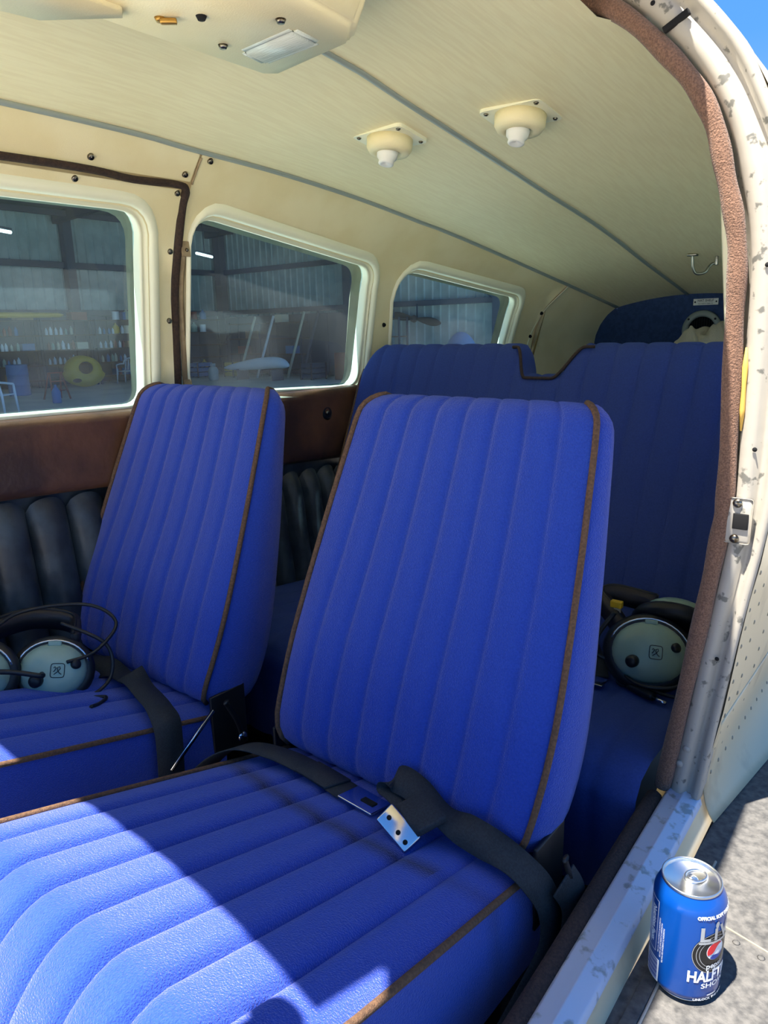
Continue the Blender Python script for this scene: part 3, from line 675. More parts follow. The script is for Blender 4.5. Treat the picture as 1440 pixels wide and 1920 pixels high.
hA = headset('pale green aviation headset with dark headband, lying on the window side seat', cA, n1, x1, cB, Vector((.75, -.55, .36)), Vector((.6, .78, -.1)),
    ([cB+Vector((-.035, .02, .03)), (-.43, .44, 1.130), (-.435, .52, 1.130), (-.40, .575, 1.112), cA+Vector((-.03, .055, .02))], [Vector((.3, 0, 1))]*5),
    [cB+Vector((.045, -.03, .03)), (-.30, .42, 1.11), (-.282, .455, 1.095), cA+Vector((.022, -.028, .012))],
    [[cA+Vector((.03, .01, .02)), (-.285, .55, 1.10), (-.30, .60, 1.13), (-.36, .58, 1.155), (-.40, .48, 1.16), (-.37, .40, 1.13)],
     [cA+Vector((.01, -.05, -.02)), (-.285, .44, 1.045), (-.265, .50, 1.036), (-.27, .56, 1.05), (-.295, .575, 1.10), (-.35, .53, 1.14)],
     [(-.27, .50, 1.04), (-.235, .53, 1.042), (-.215, .51, 1.046), (-.205, .49, 1.052)]])
cC = Vector((.412, 1.150, 1.062)); cD = Vector((.428, 1.238, 1.092))
hB = headset('pale green aviation headset resting on the rear bench behind the near seat', cC, Vector((.30, -.80, .45)), Vector((.95, .2, .05)), cD, Vector((-.1, .75, .6)), Vector((.9, .2, -.1)),
    ([cC+Vector((-.055, .02, .02)), (.33, 1.19, 1.10), (.30, 1.215, 1.115), (.32, 1.235, 1.12), cD+Vector((-.04, .01, .02))], [Vector((0, .2, 1))]*5),
    [cC+Vector((-.05, -.02, -.02)), (.335, 1.12, 1.05), (.33, 1.13, 1.08), (.35, 1.15, 1.12)],
    [[cC+Vector((-.04, -.02, -.03)), (.368, 1.145, 1.02), (.372, 1.125, 1.005), (.392, 1.120, 1.006)],
     [cC+Vector((-.05, -.02, -.03)), (.40, 1.13, 1.012), (.46, 1.12, 1.01), (.50, 1.14, 1.012)],
     [cC+Vector((-.03, -.03, -.035)), (.42, 1.10, 1.025), (.47, 1.12, 1.03), (.49, 1.17, 1.05)]], 1.18)
pg = obj('plug', *tube([(.388, 1.121, 1.008), (.398, 1.117, 1.008), (.418, 1.110, 1.009), (.436, 1.104, 1.009), (.440, 1.102, 1.009)], [.004, .007, .0085, .0075, .006], 10), 'black', hB)
obj('plug_tip', *tube([(.440, 1.102, 1.009), (.462, 1.094, 1.009)], .0034, 8), 'chrome', pg)
obj('band_sleeve', *box((.345, 1.17, 1.128), (.020, .012, .012), .002), 'yellow', hB)

# ------------------------------------------------------------------ ceiling fittings
con = tag(empty('overhead_console', (.09, .55, 1.93)), 'cream overhead console with a clear map light lens and bare screw holes', 'console')
def frustum(b, t_, z0, z1):
    V = [Vector((x, y, z0)) for x, y in b]+[Vector((x, y, z1)) for x, y in t_]; n = len(b)
    F = [tuple(range(n)), tuple(range(n, 2*n))]+[(i, (i+1) % n, n+(i+1) % n, n+i) for i in range(n)]
    bm = bmesh.new(); vs_ = [bm.verts.new(v) for v in V]
    for f in F: bm.faces.new([vs_[i] for i in f])
    bmesh.ops.bevel(bm, geom=bm.edges[:], offset=.007, segments=3, affect='EDGES'); bm.verts.index_update()
    V = [v.co.copy() for v in bm.verts]; F = [tuple(v.index for v in f.verts) for f in bm.faces]; bm.free(); return V, F
obj('housing', *frustum([(-.005, .42), (-.008, .735), (.010, .752), (.150, .735), (.185, .70), (.215, .42)], [(-.02, .40), (-.022, .745), (.0, .765), (.175, .76), (.215, .725), (.25, .40)], 1.930, 2.02), 'cream', con)
obj('front_step', *frustum([(-.075, .25), (-.045, .455), (.03, .515), (.05, .50), (.05, .25)], [(-.10, .25), (-.06, .47), (.03, .53), (.06, .51), (.06, .25)], 1.925, 2.02), 'cream', con)
ln = obj('light_lens', *frustum([(.036, .660), (.028, .708), (.128, .706), (.134, .655)], [(.034, .655), (.026, .712), (.130, .711), (.137, .650)], 1.9265, 1.935), 'lens', con)
for x, y, m in ((.048, .540, 'gold'), (.14, .63, 'screw'), (.037, .634, 'screw'), (.084, .567, 'hole')):
    obj('console_screw', *lathe([(0, -.004), (.004, -.004), (.006, 0)], 12, (x, y, 1.930), None), m, con)
obj('brass_catch', *box((.056, .545, 1.926), (.018, .007, .006), .002, Matrix.Rotation(.8, 3, 'Z')), 'gold', con)
def vent(x, y, label):
    z = ceilz(x, y); r = tag(empty('air_vent', (x, y, z)), label, 'air vent', 'ceiling air outlets')
    sl_ = math.atan((ceilz(x, y+.05)-ceilz(x, y-.05))/.1); Rv = Matrix.Rotation(sl_, 3, 'X') @ Matrix.Rotation(math.pi/4*0, 3, 'Z')
    P0 = Vector((x, y, z))
    L = rpoly([(-.058, -.045), (.058, -.045), (.058, .045), (-.058, .045)], .012, 4); n = len(L)
    V = [P0+Rv @ Vector((p.x, p.y, -.004)) for p in L]+[P0+Rv @ Vector((p.x, p.y, .012)) for p in L]
    obj('base_plate', V, [tuple(range(n)), tuple(range(n, 2*n))]+[(i, (i+1) % n, n+(i+1) % n, n+i) for i in range(n)], 'frame', r, smooth=False)
    obj('dome', *lathe([(.044, -.003), (.043, -.020), (.038, -.028), (.024, -.030), (.022, -.026)], 28, P0, Rv), 'cream', r)
    obj('nozzle', *lathe([(.021, -.024), (.019, -.038), (.014, -.044), (.0145, -.050), (.010, -.052), (0, -.046)], 20, P0, Rv @ Matrix.Rotation(-.15, 3, 'X')), 'white', r)
    for a, b in ((-.047, -.035), (.047, -.035), (.047, .035), (-.047, .035)):
        obj('screw', *lathe([(0, -.007), (.003, -.0065), (.0045, -.004)], 10, P0+Rv @ Vector((a, b, 0)), Rv), 'screw', r)
    return r
vent(.118, 1.205, 'cream ceiling air vent nearest the open doorway'); vent(-.145, 1.180, 'cream ceiling air vent between the two ceiling seams, nearer the windows')
hk = tag(empty('coat_hook', (.118, 2.19, 1.75)), 'bent metal coat hook under the ceiling near the rear bulkhead', 'hook')
hx, hy = .118, 2.19; hz = ceilz(hx, hy)
obj('hook_wire', *tube(spline([(hx, hy, hz-.004), (hx+.002, hy+.005, hz-.035), (hx+.010, hy+.012, hz-.052), (hx+.030, hy+.02, hz-.050), (hx+.042, hy+.03, hz-.030), (hx+.055, hy+.035, hz-.026)], 6), .0038, 8), 'hook', hk)
obj('hook_plate', *box((hx, hy, hz-.003), (.026, .02, .006), .002), 'hook', hk)
obj('bumper', *box((hx+.055, hy+.035, ceilz(hx+.05, hy+.03)-.012), (.008, .008, .026), .002), 'hook', hk)

# ------------------------------------------------------------------ rear bulkhead fittings
def text_mesh(s, size, offset=0.0, extrude=0):
    cu = bpy.data.curves.new('t', 'FONT'); cu.body = s; cu.size = size; cu.offset = offset; cu.extrude = extrude; cu.align_x = 'CENTER'; cu.align_y = 'CENTER'; cu.resolution_u = 3
    o = bpy.data.objects.new('t', cu); COL.objects.link(o); bpy.context.view_layer.update()
    me = bpy.data.meshes.new_from_object(o.evaluated_get(bpy.context.evaluated_depsgraph_get()))
    V = [v.co.copy() for v in me.vertices]; F = [tuple(p.vertices) for p in me.polygons]
    bpy.data.objects.remove(o); bpy.data.curves.remove(cu); bpy.data.meshes.remove(me); return V, F
pl = tag(empty('placard', (.03, 2.65, 1.655)), 'small white placard reading HAT SHELF on the blue bulkhead', 'sign')
YB = 2.652
obj('plate', *box((.032, YB, 1.667), (.080, .004, .021), .001), 'white', pl)
V, F = text_mesh('HAT SHELF', .0105, .0001); obj('lettering', [Vector((v.x+.032, YB-.003, v.y+1.671)) for v in V], F, 'black', pl, smooth=False)
V, F = text_mesh('NO HEAVY OBJECTS', .0052); obj('lettering', [Vector((v.x+.032, YB-.003, v.y+1.661)) for v in V], F, 'black', pl, smooth=False)
for x in (-.002, .066): obj('screw', *lathe([(0, .002), (.002, .002), (.003, 0)], 8, (x, YB-.002, 1.667), zto((0, -1, 0))), 'black', pl)
spk = tag(empty('loudspeaker', (.028, 2.65, 1.52)), 'round silver cabin loudspeaker with black grille on the blue bulkhead', 'speaker')
Rs = zto((0, -1, 0)); cs = Vector((.026, YB, 1.575))
obj('bezel', *lathe([(.044, .002), (.045, .008), (.050, .010), (.062, .008), (.066, .0)], 36, cs, Rs), 'seam', spk)
obj('cone', *lathe([(0, .003), (.02, .002), (.045, .003)], 30, cs, Rs), 'hole', spk)
for k in range(-5, 6):
    hh = math.sqrt(max(0, .044**2-(k*.008)**2)); obj('grille_bar', *tube([cs+Vector((k*.008, -.006, -hh)), cs+Vector((k*.008, -.006, hh))], .0014, 5), 'black', spk)
for a in (.7, 2.44, 3.84, 5.58): obj('screw', *lathe([(0, .002), (.003, .002), (.004, 0)], 8, cs+Vector((.056*math.cos(a), -.009, .056*math.sin(a))), Rs), 'black', spk)
def towel_fn(u, v):
    a = -1+2*u; b = -1+2*v; h = max(0, 1-abs(a)**3)*max(0, 1-abs(b)**3)
    z = 1.38+.205*h**.6*(1+.05*math.sin(a*9+b*2)+.04*math.sin(b*7-a*13)+.03*math.sin(a*31+b*5))
    return Vector((.125+.135*a+.01*math.sin(b*7), 2.42+.14*b+.012*math.sin(a*8), z))
tw = tag(obj('towel', *grid(40, 30, towel_fn), 'towel'), 'crumpled beige towel on the hat shelf below the loudspeaker', 'towel')

# ------------------------------------------------------------------ soda can
CC = Vector((.628, .660, wz(.628, .66))); CS = 1.035
can = tag(empty('soda_can', tuple(CC)), 'opened blue soda can standing on the grey wing beside the door sill', 'can')
obj('body', *lathe([(0, .006), (.018*CS, .004), (.0235*CS, 0), (.0255*CS, .0015), (.030*CS, .008), (.0328*CS, .013), (.0332*CS, .016), (.0332*CS, .103*CS), (.0325*CS, .107*CS), (.030*CS, .113*CS), (.0275*CS, .1175*CS), (.0268*CS, .119*CS)], 64, CC, None, False), 'canblue', can)
obj('base_ring', *lathe([(.020*CS, .003), (.0236*CS, -.0), (.0256*CS, .001), (.0285*CS, .0055)], 48, CC), 'alu', can)
lid = obj('lid', *lathe([(.0268*CS, .1185*CS), (.0275*CS, .120*CS), (.0272*CS, .1222*CS), (.0262*CS, .1226*CS), (.0252*CS, .121*CS), (.0242*CS, .1165*CS), (.0230*CS, .1158*CS), (.0222*CS, .117*CS), (.012*CS, .1176*CS), (0, .1176*CS)], 64, CC), 'alu', can)
F0 = Vector((.23, -.973, 0)); R0 = Vector((.973, .23, 0)); ZC = CC+Vector((0, 0, .1176*CS))
mo = [(.0085*math.cos(a)-.0025, .0065*math.sin(a)) for a in [2*math.pi*k/20 for k in range(20)]]
TD = (F0*.8-R0*.6).normalized(); TS = Vector((-TD.y, TD.x, 0))
Vm = [ZC+TD*(.0115+a)+TS*b+Vector((0, 0, .0005)) for a, b in mo]; obj('mouth_opening', Vm, [tuple(range(20))], 'hole', lid, smooth=False)
def tabp(r1, r2, sh): return [ZC+TD*(-.006+sh+r1*math.cos(a))+TS*(r2*math.sin(a))+Vector((0, 0, .0026+.0012*math.cos(a))) for a in [2*math.pi*k/28 for k in range(28)]]
tb = obj('tab', *tube(tabp(.0125, .0078, 0), .0013, 6, closed=True), 'alu', can)
obj('tab_nose', *lathe([(0, .0032), (.006, .003), (.0072, .002), (.0072, .001)], 20, ZC+TD*.001), 'alu', tb)
obj('tab_rivet', *lathe([(0, .0045), (.0022, .0042), (.003, .003)], 14, ZC+TD*.001), 'alu', tb)
obj('lid_emboss', *tube([ZC+(-F0*math.cos(a)*0+F0*.017*math.cos(a)+R0*.017*math.sin(a)) for a in [-2.2+.14*k for k in range(20)]], .0005, 5), 'alu', lid)
RC = .0332*CS
def wrap(V, F, phi, zc, r):       # flat print -> cylinder around the can
    bm = bmesh.new(); vs_ = [bm.verts.new((v[0], v[1], 0)) for v in V]
    for f in F:
        try: bm.faces.new([vs_[i] for i in f])
        except ValueError: pass
    x0, x1 = min(v[0] for v in V), max(v[0] for v in V); x = x0+.0015
    while x < x1:
        bmesh.ops.bisect_plane(bm, geom=bm.verts[:]+bm.edges[:]+bm.faces[:], plane_co=(x, 0, 0), plane_no=(1, 0, 0)); x += .0015
    bm.verts.index_update(); out = []
    for v in bm.verts:
        a = phi+v.co.x/RC; z = zc+v.co.y
        rr = r
        if z > .103*CS: rr = r-(z-.103*CS)*.42
        out.append(CC+(F0*math.cos(a)+R0*math.sin(a))*rr+Vector((0, 0, z)))
    FF = [tuple(v.index for v in f.verts) for f in bm.faces]; bm.free(); return out, FF
def prt(name, V, F, phi, z, m, lift=.0002, parent=None): return obj(name, *wrap(V, F, phi, z, RC+lift), m, parent or can, smooth=True)
def ptext(s, size, phi, z, m, lift=.0006, off=0, sx=1.0, shear=0, rot=0, parent=None):
    V, F = text_mesh(s, size, off); V = [Vector((v.x*sx+v.y*shear, v.y, 0)) for v in V]
    if rot: V = [Vector((v.x*math.cos(rot)-v.y*math.sin(rot), v.x*math.sin(rot)+v.y*math.cos(rot), 0)) for v in V]
    return prt('lettering', V, F, phi, z, m, lift, parent)
def disc(rx, ry, n=40, cx=0, cy=0): return [Vector((cx+rx*math.cos(2*math.pi*k/n), cy+ry*math.sin(2*math.pi*k/n), 0)) for k in range(n)], [tuple(range(n))]
def ringm(r1, r2, n=48):
    V = [Vector((r1*math.cos(2*math.pi*k/n), r1*math.sin(2*math.pi*k/n), 0)) for k in range(n)]+[Vector((r2*math.cos(2*math.pi*k/n), r2*math.sin(2*math.pi*k/n), 0)) for k in range(n)]
    return V, [(k, (k+1) % n, n+(k+1) % n, n+k) for k in range(n)]
PH = .86
prt('record_disc', *disc(.0235, .0235), PH, .066, 'canblack', .0002)
for r_ in (.0232, .0195, .0165): prt('record_groove', *ringm(r_, r_-.0005), PH, .066, 'cansilver', .0004)
# round emblem: red upper, white wave, blue lower
gx, gy, gr = .001, .0685, .0105
prt('globe_white', *disc(gr, gr), PH+gx/RC, gy, 'canwhite', .0005)
def arcseg(a0, a1, r, lower):
    P = [Vector((r*math.cos(a0+(a1-a0)*k/24), r*math.sin(a0+(a1-a0)*k/24), 0)) for k in range(25)]
    s, e = P[-1], P[0]
    for k in range(1, 10):
        u = k/10; p = s+(e-s)*u; n_ = Vector((-(e-s).y, (e-s).x, 0)).normalized(); P.append(p+n_*math.sin(u*2*math.pi)*.0016*lower)
    return P, [tuple(range(len(P)))]
prt('globe_red', *arcseg(.75, 3.55, gr*.95, -1), PH+gx/RC, gy, 'canred', .0008)
prt('globe_blue', *arcseg(3.95, 6.0, gr*.95, 1), PH+gx/RC, gy, 'cannavy', .0008)
ptext('pepsi', .0090, PH+.0005/RC, .0515, 'canwhite', .0008, .0001)
ptext('L', .022, PH-.0125/RC, .0885, 'cansilver', .0009, .0007); ptext('I', .018, PH-.001/RC, .0875, 'cansilver', .0009, .0008); ptext('V', .022, PH+.0105/RC, .0885, 'cansilver', .0009, .0007)
prt('trophy_ball', *disc(.0022, .0036), PH-.0002/RC, .0985, 'cansilver', .0009)
prt('numeral_base', [Vector((-.018, -.0012, 0)), Vector((.018, -.0012, 0)), Vector((.018, .0012, 0)), Vector((-.018, .0012, 0))], [(0, 1, 2, 3)], PH, .0795, 'cansilver', .0009)
ptext('HALFTIME', .0180, PH+.003/RC, .0392, 'canwhite', .0007, .0006, .72)
ptext('SHOW', .0080, PH+.003/RC, .0285, 'canwhite', .0007, .00015, 1.25)
ptext('UNLOCK THE SHOW', .0036, PH+.002/RC, .0125, 'canwhite', .0007, .0001, 1.2)
ptext('OFFICIAL SOFT DRINK OF THE', .0040, PH+.008/RC, .1075, 'canwhite', .0007, .0002, 1.05)
prt('white_tag', [Vector((-.0055, -.0006, 0)), Vector((.0055, -.0006, 0)), Vector((.0055, .0006, 0)), Vector((-.0055, .0006, 0))], [(0, 1, 2, 3)], PH+.001/RC, .0165, 'canwhite', .0006)
PN = -1.32
def rect(cx, cy, w_, h_): return [Vector((cx-w_/2, cy-h_/2, 0)), Vector((cx+w_/2, cy-h_/2, 0)), Vector((cx+w_/2, cy+h_/2, 0)), Vector((cx-w_/2, cy+h_/2, 0))], [(0, 1, 2, 3)]
for bx in (rect(0, .029, .030, .0007), rect(0, -.029, .030, .0007), rect(-.015, 0, .0007, .058), rect(.015, 0, .0007, .058)): prt('facts_border', *bx, PN, .075, 'canwhite', .0004)
ptext('Nutrition Facts', .0075, PN+.0095/RC, .075+.0, 'canwhite', .0006, .0003, .9, 0, -math.pi/2)
for k in range(8): prt('facts_line', *rect(-.012+.0026*k, -.002*(k % 3), .0009, .050-.004*(k % 3)), PN, .075, 'canwhite', .0005)
for k in range(3): ptext('INGREDIENTS CARBONATED WATER', .0024, PN+(.0185+.0028*k)/RC, .068-.004*k, 'canwhite', .0006, 0, 1, 0, -math.pi/2)
prt('barcode_panel', *rect(0, 0, .020, .026), -1.0, .026, 'canwhite', .0004)
for k in range(14): prt('barcode_bar', *rect(0, -.0112+.00172*k, .0165, .0006+.0004*(k*7 % 3)), -1.0, .026, 'cannavy', .0006)

# ------------------------------------------------------------------ hangar across the apron
hw_l = struct(empty('hangar_wall_left', (-24, 7, 0))); hw_b = struct(empty('hangar_wall_back', (-17, 20, 0)))
def ribbed(n, w_, h_, ribs):
    prof_ = []
    for k in range(ribs):
        b = k/ribs*w_; g = w_/ribs; prof_ += [(b, 0), (b+g*.70, 0), (b+g*.78, .045), (b+g*.92, .045)]
    prof_.append((w_, 0)); return prof_
PR = ribbed(1, 1.0, 5.6, 3)
Vp = [Vector((d, y, 0)) for y, d in PR]+[Vector((d, y, 5.6)) for y, d in PR]; npn = len(PR)
Fp = [(i, i+1, npn+i+1, npn+i) for i in range(npn-1)]
p0 = obj('wall_sheet', Vp, Fp, 'sheet', None, smooth=False); mesh_sheet = p0.data; bpy.data.objects.remove(p0)
for i in range(28):
    o = bpy.data.objects.new('wall_sheet', mesh_sheet); COL.objects.link(o); o.location = (-24.0, -8+i, 0); parent_to(o, hw_l)
for i in range(14):
    o = bpy.data.objects.new('wall_sheet', mesh_sheet); COL.objects.link(o); o.location = (-24+i*.97, 20, 0); o.rotation_euler = (0, 0, -math.pi/2); parent_to(o, hw_b)
for z in (2.42, 3.98): obj('girt', *beam((-23.85, -8, z), (-23.85, 19.9, z), .16, .20), 'steel', hw_l, smooth=False); obj('girt', *beam((-24, 19.85, z), (-10.6, 19.85, z), .16, .17), 'steel', hw_b, smooth=False)
for y in (1.0, 7.2, 13.45): obj('column', *beam((-23.75, y, 0), (-23.75, y, 5.6), .30, .30, (0, 1, 0)), 'steel', hw_l, smooth=False)
for x in (-23.6, -16.7, -10.7): obj('column', *beam((x, 19.75, 0), (x, 19.75, 5.6), .36, .30, (0, 1, 0)), 'steel', hw_b, smooth=False)
for a, b in (((-16.7, 2.4), (-13.0, 5.2)), ((-14.5, 5.0), (-11, 2.45))): obj('brace', *beam((a[0], 19.83, a[1]), (b[0], 19.83, b[1]), .03, .03), 'steel', hw_b, smooth=False)
for i in range(10): obj('added_dark_board', *box((-23.7, 10.1+i*.99, 1.17), (.04, .97, 2.26), .01), 'steel', hw_l, smooth=False)  # added dark boards to darken the wall zone behind the shelves
for i in range(8): obj('added_dark_board', *box((-23.2+i*.99, 19.72, 1.15), (.97, .04, 2.2), .01), 'steel', hw_b, smooth=False)
hr = struct(empty('hangar_roof', (-17, 6, 5.6)))
obj('roof_deck', *grid(2, 2, lambda u, v: Vector((-24+13.4*u, -8+28*v, 5.62+.6*u))), 'roofsteel', hr, smooth=False)
for i in range(5): obj('rafter', *beam((-23.9, -6+6.2*i+.6, 5.45), (-10.7, -6+6.2*i+.6, 6.0), .18, .34), 'steel', hr, smooth=False)
for i in range(6): obj('purlin', *beam((-23.0+2.2*i, -8, 5.5+.1*i), (-23.0+2.2*i, 20, 5.5+.1*i), .10, .18), 'steel', hr, smooth=False)

def shelf_unit(x, y, rz, w_, h_, n, label):
    r = tag(empty('shelf_unit', (x, y, 0)), label, 'shelf', 'hangar shelving'); r.rotation_euler = (0, 0, rz); del r['world_loc']
    for a in (-1, 1):
        for b in (-1, 1): obj('post', *box((b*.22, a*w_/2, h_/2), (.05, .05, h_)), 'steel', r, smooth=False)
    for k in range(n): obj('shelf', *box((0, 0, .25+(h_-.3)*k/(n-1)), (.5, w_, .04)), 'shelfwood', r, smooth=False)
    return r
units = []
for i, (y, lab) in enumerate(((10.9, 'dark hangar shelf unit at the left edge of the first window'), (12.75, 'dark hangar shelf unit behind the yellow cowling'), (14.65, 'dark hangar shelf unit seen beside the far door post'), (16.6, 'dark hangar shelf unit just right of the beige strip'), (18.5, 'dark hangar shelf unit in the corner of the hangar'))):
    shelf_unit(-23.3, y, 0, 1.75, 2.2, 5, lab); units.append((-23.3, y, 0))
for i, (x, lab) in enumerate(((-21.6, 'dark hangar shelf unit on the back wall beside the corner'), (-19.4, 'dark hangar shelf unit behind the long white panel'), (-14.9, 'dark hangar shelf unit near the right end of the middle window'))):
    shelf_unit(x, 19.3, math.pi/2, 1.75, 2.0, 4, lab)
BOT = [(0, 0), (.05, 0), (.055, .01), (.055, .17), (.045, .21), (.018, .25), (.018, .28), (0, .28)]
bm_cols = ['chair', 'teal', 'green', 'tan', 'orange', 'yellow']
bottle_mesh = {}
for c in bm_cols:
    o = obj('b', *lathe(BOT, 10), c); bottle_mesh[c] = o.data; bpy.data.objects.remove(o)
names_c = {'chair': 'white', 'teal': 'blue', 'green': 'pale green', 'tan': 'beige', 'orange': 'rust red', 'yellow': 'yellow'}
def shelf_z(k, h_, n): return .27+(h_-.3)*k/(n-1)
rows = ['bottom', 'second', 'middle', 'fourth', 'top']
for ui, (ux, uy, _) in enumerate(units[:4]):
    for k in (1, 2, 3):
        for j in range(6):
            c = bm_cols[0] if (ui+k) % 2 == 0 and j < 3 else random.choice(bm_cols[:5])
            o = bpy.data.objects.new('bottle', bottle_mesh[c]); COL.objects.link(o)
            s_ = random.uniform(.7, 1.05); o.scale = (s_*1.05, s_*1.05, s_); o.location = (ux+.12, uy-.68+j*.17+random.uniform(-.03, .03), shelf_z(k, 2.2, 5))
            un = ['left of the cowling', 'behind the cowling', 'by the far door post', 'right of the door post'][ui]
            tag(o, f'{names_c[c]} bottle, {["first", "second", "third", "fourth", "fifth", "sixth"][j]} from left on the {rows[k]} shelf {un}', 'bottle', 'bottles on the hangar shelves')
    bxc = random.choice(['cardboard', 'tan'])
    for k, wd in ((4, .55), (0, .45), (2, .4)):
        o = obj('storage_box', *box((0, 0, .13 if k == 4 else .11), (.35, wd, .26 if k == 4 else .22), .01), ['cardboard', 'orange', 'teal', 'tan'][(ui+k) % 4], smooth=False)
        o.location = (ux, uy+.50 if k else uy, shelf_z(k, 2.2, 5))
        tag(o, f'storage box on the {rows[k]} shelf {["at the left edge of the first window", "behind the yellow cowling", "beside the far door post", "right of the beige strip"][ui]}', 'box', 'boxes on the hangar shelves')
for i, x in enumerate((-21.9, -21.4, -19.7, -19.2, -15.2, -14.7)):
    o = obj('storage_box', *box((0, 0, .14), (.4, .35, .28), .01), ['orange', 'cardboard', 'tan', 'teal', 'orange', 'steel'][i], smooth=False); o.location = (x, 19.3, shelf_z(1+i % 3, 2.0, 4))
    tag(o, ['rust red box by the hangar corner on the back wall', 'cardboard box by the hangar corner on the back wall', 'beige box above the long white panel', 'blue box above the long white panel', 'rust red box near the right end of the middle window', 'dark box near the right end of the middle window'][i], 'box', 'boxes on the back wall shelves')
# white resin chairs
def make_chair():
    r = empty('resin_chair', (0, 0, 0), world=False)
    obj('seat', *grid(8, 8, lambda u, v: Vector((-.24+.48*u, -.23+.46*v, .43-.02*math.sin(math.pi*u)*math.sin(math.pi*v)))), 'chair', r).modifiers.new('t', 'SOLIDIFY').thickness = .025
    for i in range(5):
        x = -.19+.095*i; obj('back_slat', *beam((x, .22, .44), (x*1.1, .33, .80), .05, .015, (0, 1, 0)), 'chair', r)
    obj('top_rail', *tube(spline([(-.26, .24, .64), (-.24, .32, .79), (0, .37, .86), (.24, .32, .79), (.26, .24, .64)], 6), .026, 8), 'chair', r)
    for s in (-1, 1):
        obj('arm', *tube(spline([(s*.26, .26, .66), (s*.29, .05, .66), (s*.28, -.20, .63)], 6), .026, 8), 'chair', r)
        obj('leg', *tube([(s*.28, -.20, .63), (s*.26, -.22, .42), (s*.28, -.25, 0)], [.024, .03, .022], 8), 'chair', r)
        obj('leg', *tube([(s*.23, .22, .45), (s*.27, .29, 0)], [.03, .022], 8), 'chair', r)
    return r
ch = make_chair(); ch.location = (-15.9, 7.15, 0); ch.rotation_euler = (0, 0, 2.2); tag(ch, 'white resin armchair nearest the plane, at the left edge of the first window', 'chair', 'white resin chairs')
clone(ch, (-22.6, 14.5, 0), .5, 'white resin armchair farther back, right of the yellow cowling', 'white resin chairs')
# yellow cowling
def cowl_fn(u, v):
    a = math.pi*u; r_ = .62*(1-.28*v); return Vector((-.4*v, -math.cos(a)*r_, .02+math.sin(a)*1.0*(1-.12*v)))
cw = tag(empty('engine_cowling', (-22.3, 12.75, 0)), 'yellow engine cowling with an oval opening on the hangar floor', 'cowling'); del cw['world_loc']; cw.rotation_euler = (0, 0, -.3)
n = 32
Vc = []
for k in range(n):
    a = 2*math.pi*k/n; oy, oz = .62*math.cos(a), .5+.5*math.sin(a); oy *= (1.05 if math.sin(a) < 0 else .9); Vc.append(Vector((0, oy, max(0, oz)))); Vc.append(Vector((.10, .24*math.cos(a)+.04, .62+.22*math.sin(a)))); Vc.append(Vector((.02, .22*math.cos(a)+.04, .62+.20*math.sin(a)))); Vc.append(Vector((-.5, oy*1.02, max(0, oz)*1.02)))
Fc = []
for k in range(n):
    j = (k+1) % n; Fc += [(k*4, j*4, j*4+1, k*4+1), (k*4+1, j*4+1, j*4+2, k*4+2), (k*4, k*4+3, j*4+3, j*4)]
obj('shell', Vc, Fc, 'yellow', cw); obj('inlet', [Vector((0, .14*math.cos(a)-.28, .22+.07*math.sin(a))) + Vector((.07, 0, 0)) for a in [2*math.pi*k/16 for k in range(16)]], [tuple(range(16))], 'hole', cw)
yb = tag(empty('wing_panel', (-22.9, 11.0, 2.2)), 'long yellow wing panel stored on top of the left shelves', 'panel')
obj('panel_skin', *tube([(-22.9, 9.0, 2.32), (-22.9, 11.0, 2.32), (-22.9, 12.4, 2.32), (-22.9, 12.55, 2.32)], [.16, .15, .13, .05], 12, flat=.6), 'yellow', yb)
wp = tag(empty('tail_fairing', (-18.9, 17.4, .3)), 'long white fairing lying on a low stand in the middle window', 'fairing')
obj('fairing_shell', *tube(spline([(-20.6, 17.2, .40), (-19.8, 17.25, .47), (-18.9, 17.3, .56), (-18.0, 17.4, .60), (-17.5, 17.45, .50)], 5), [.03, .06, .09, .11, .13, .15, .16, .17, .18, .19, .20, .20, .20, .20, .20, .19, .18, .16, .12, .08, .03], 12), 'chair', wp)
for x in (-19.8, -18.0): obj('trestle', *box((x, 17.35, .19), (.08, .5, .38), .01), 'steel', wp)
tk = tag(empty('gas_cylinder', (-20.29, 16.43, 0)), 'pale propane cylinder standing left in the middle window', 'cylinder')
obj('tank', *lathe([(0, 0), (.14, .01), (.18, .08), (.18, .38), (.13, .47), (.05, .50), (0, .50)], 18, (-20.29, 16.43, 0)), 'sheet', tk); obj('collar', *lathe([(.09, .48), (.10, .60), (.08, .60)], 16, (-20.29, 16.43, 0)), 'sheet', tk)
bb_ = tag(obj('pump_bottle', *lathe([(0, 0), (.10, 0), (.11, .02), (.11, .28), (.07, .36), (.035, .40), (.035, .46), (0, .46)], 14, (-17.3, 9.15, 0)), 'teal'), 'pale blue bottle standing alone on the hangar floor', 'bottle')
ez = tag(empty('step_stool', (-18.4, 9.75, 0)), 'rust red folding step stool behind the pale blue bottle', 'stool')
for a in (-1, 1):
    obj('leg', *beam((-18.2, 9.75+a*.24, 0), (-18.4, 9.75+a*.16, .70), .04, .03), 'orange', ez); obj('leg', *beam((-18.7, 9.75+a*.24, 0), (-18.45, 9.75+a*.16, .70), .04, .03), 'orange', ez)
for z, x in ((.25, -18.27), (.48, -18.33), (.70, -18.42)): obj('step', *box((x, 9.75, z), (.14, .36, .03)), 'orange', ez)
dr = tag(empty('oil_drum', (-20.9, 9.9, 0)), 'blue steel drum at the left edge of the first window', 'drum')
obj('drum_body', *lathe([(0, 0), (.29, 0), (.30, .03), (.29, .06), (.29, .29), (.305, .31), (.29, .33), (.29, .58), (.305, .60), (.29, .62), (.29, .85), (.30, .88), (0, .87)], 24, (-20.9, 9.9, 0)), 'teal', dr)
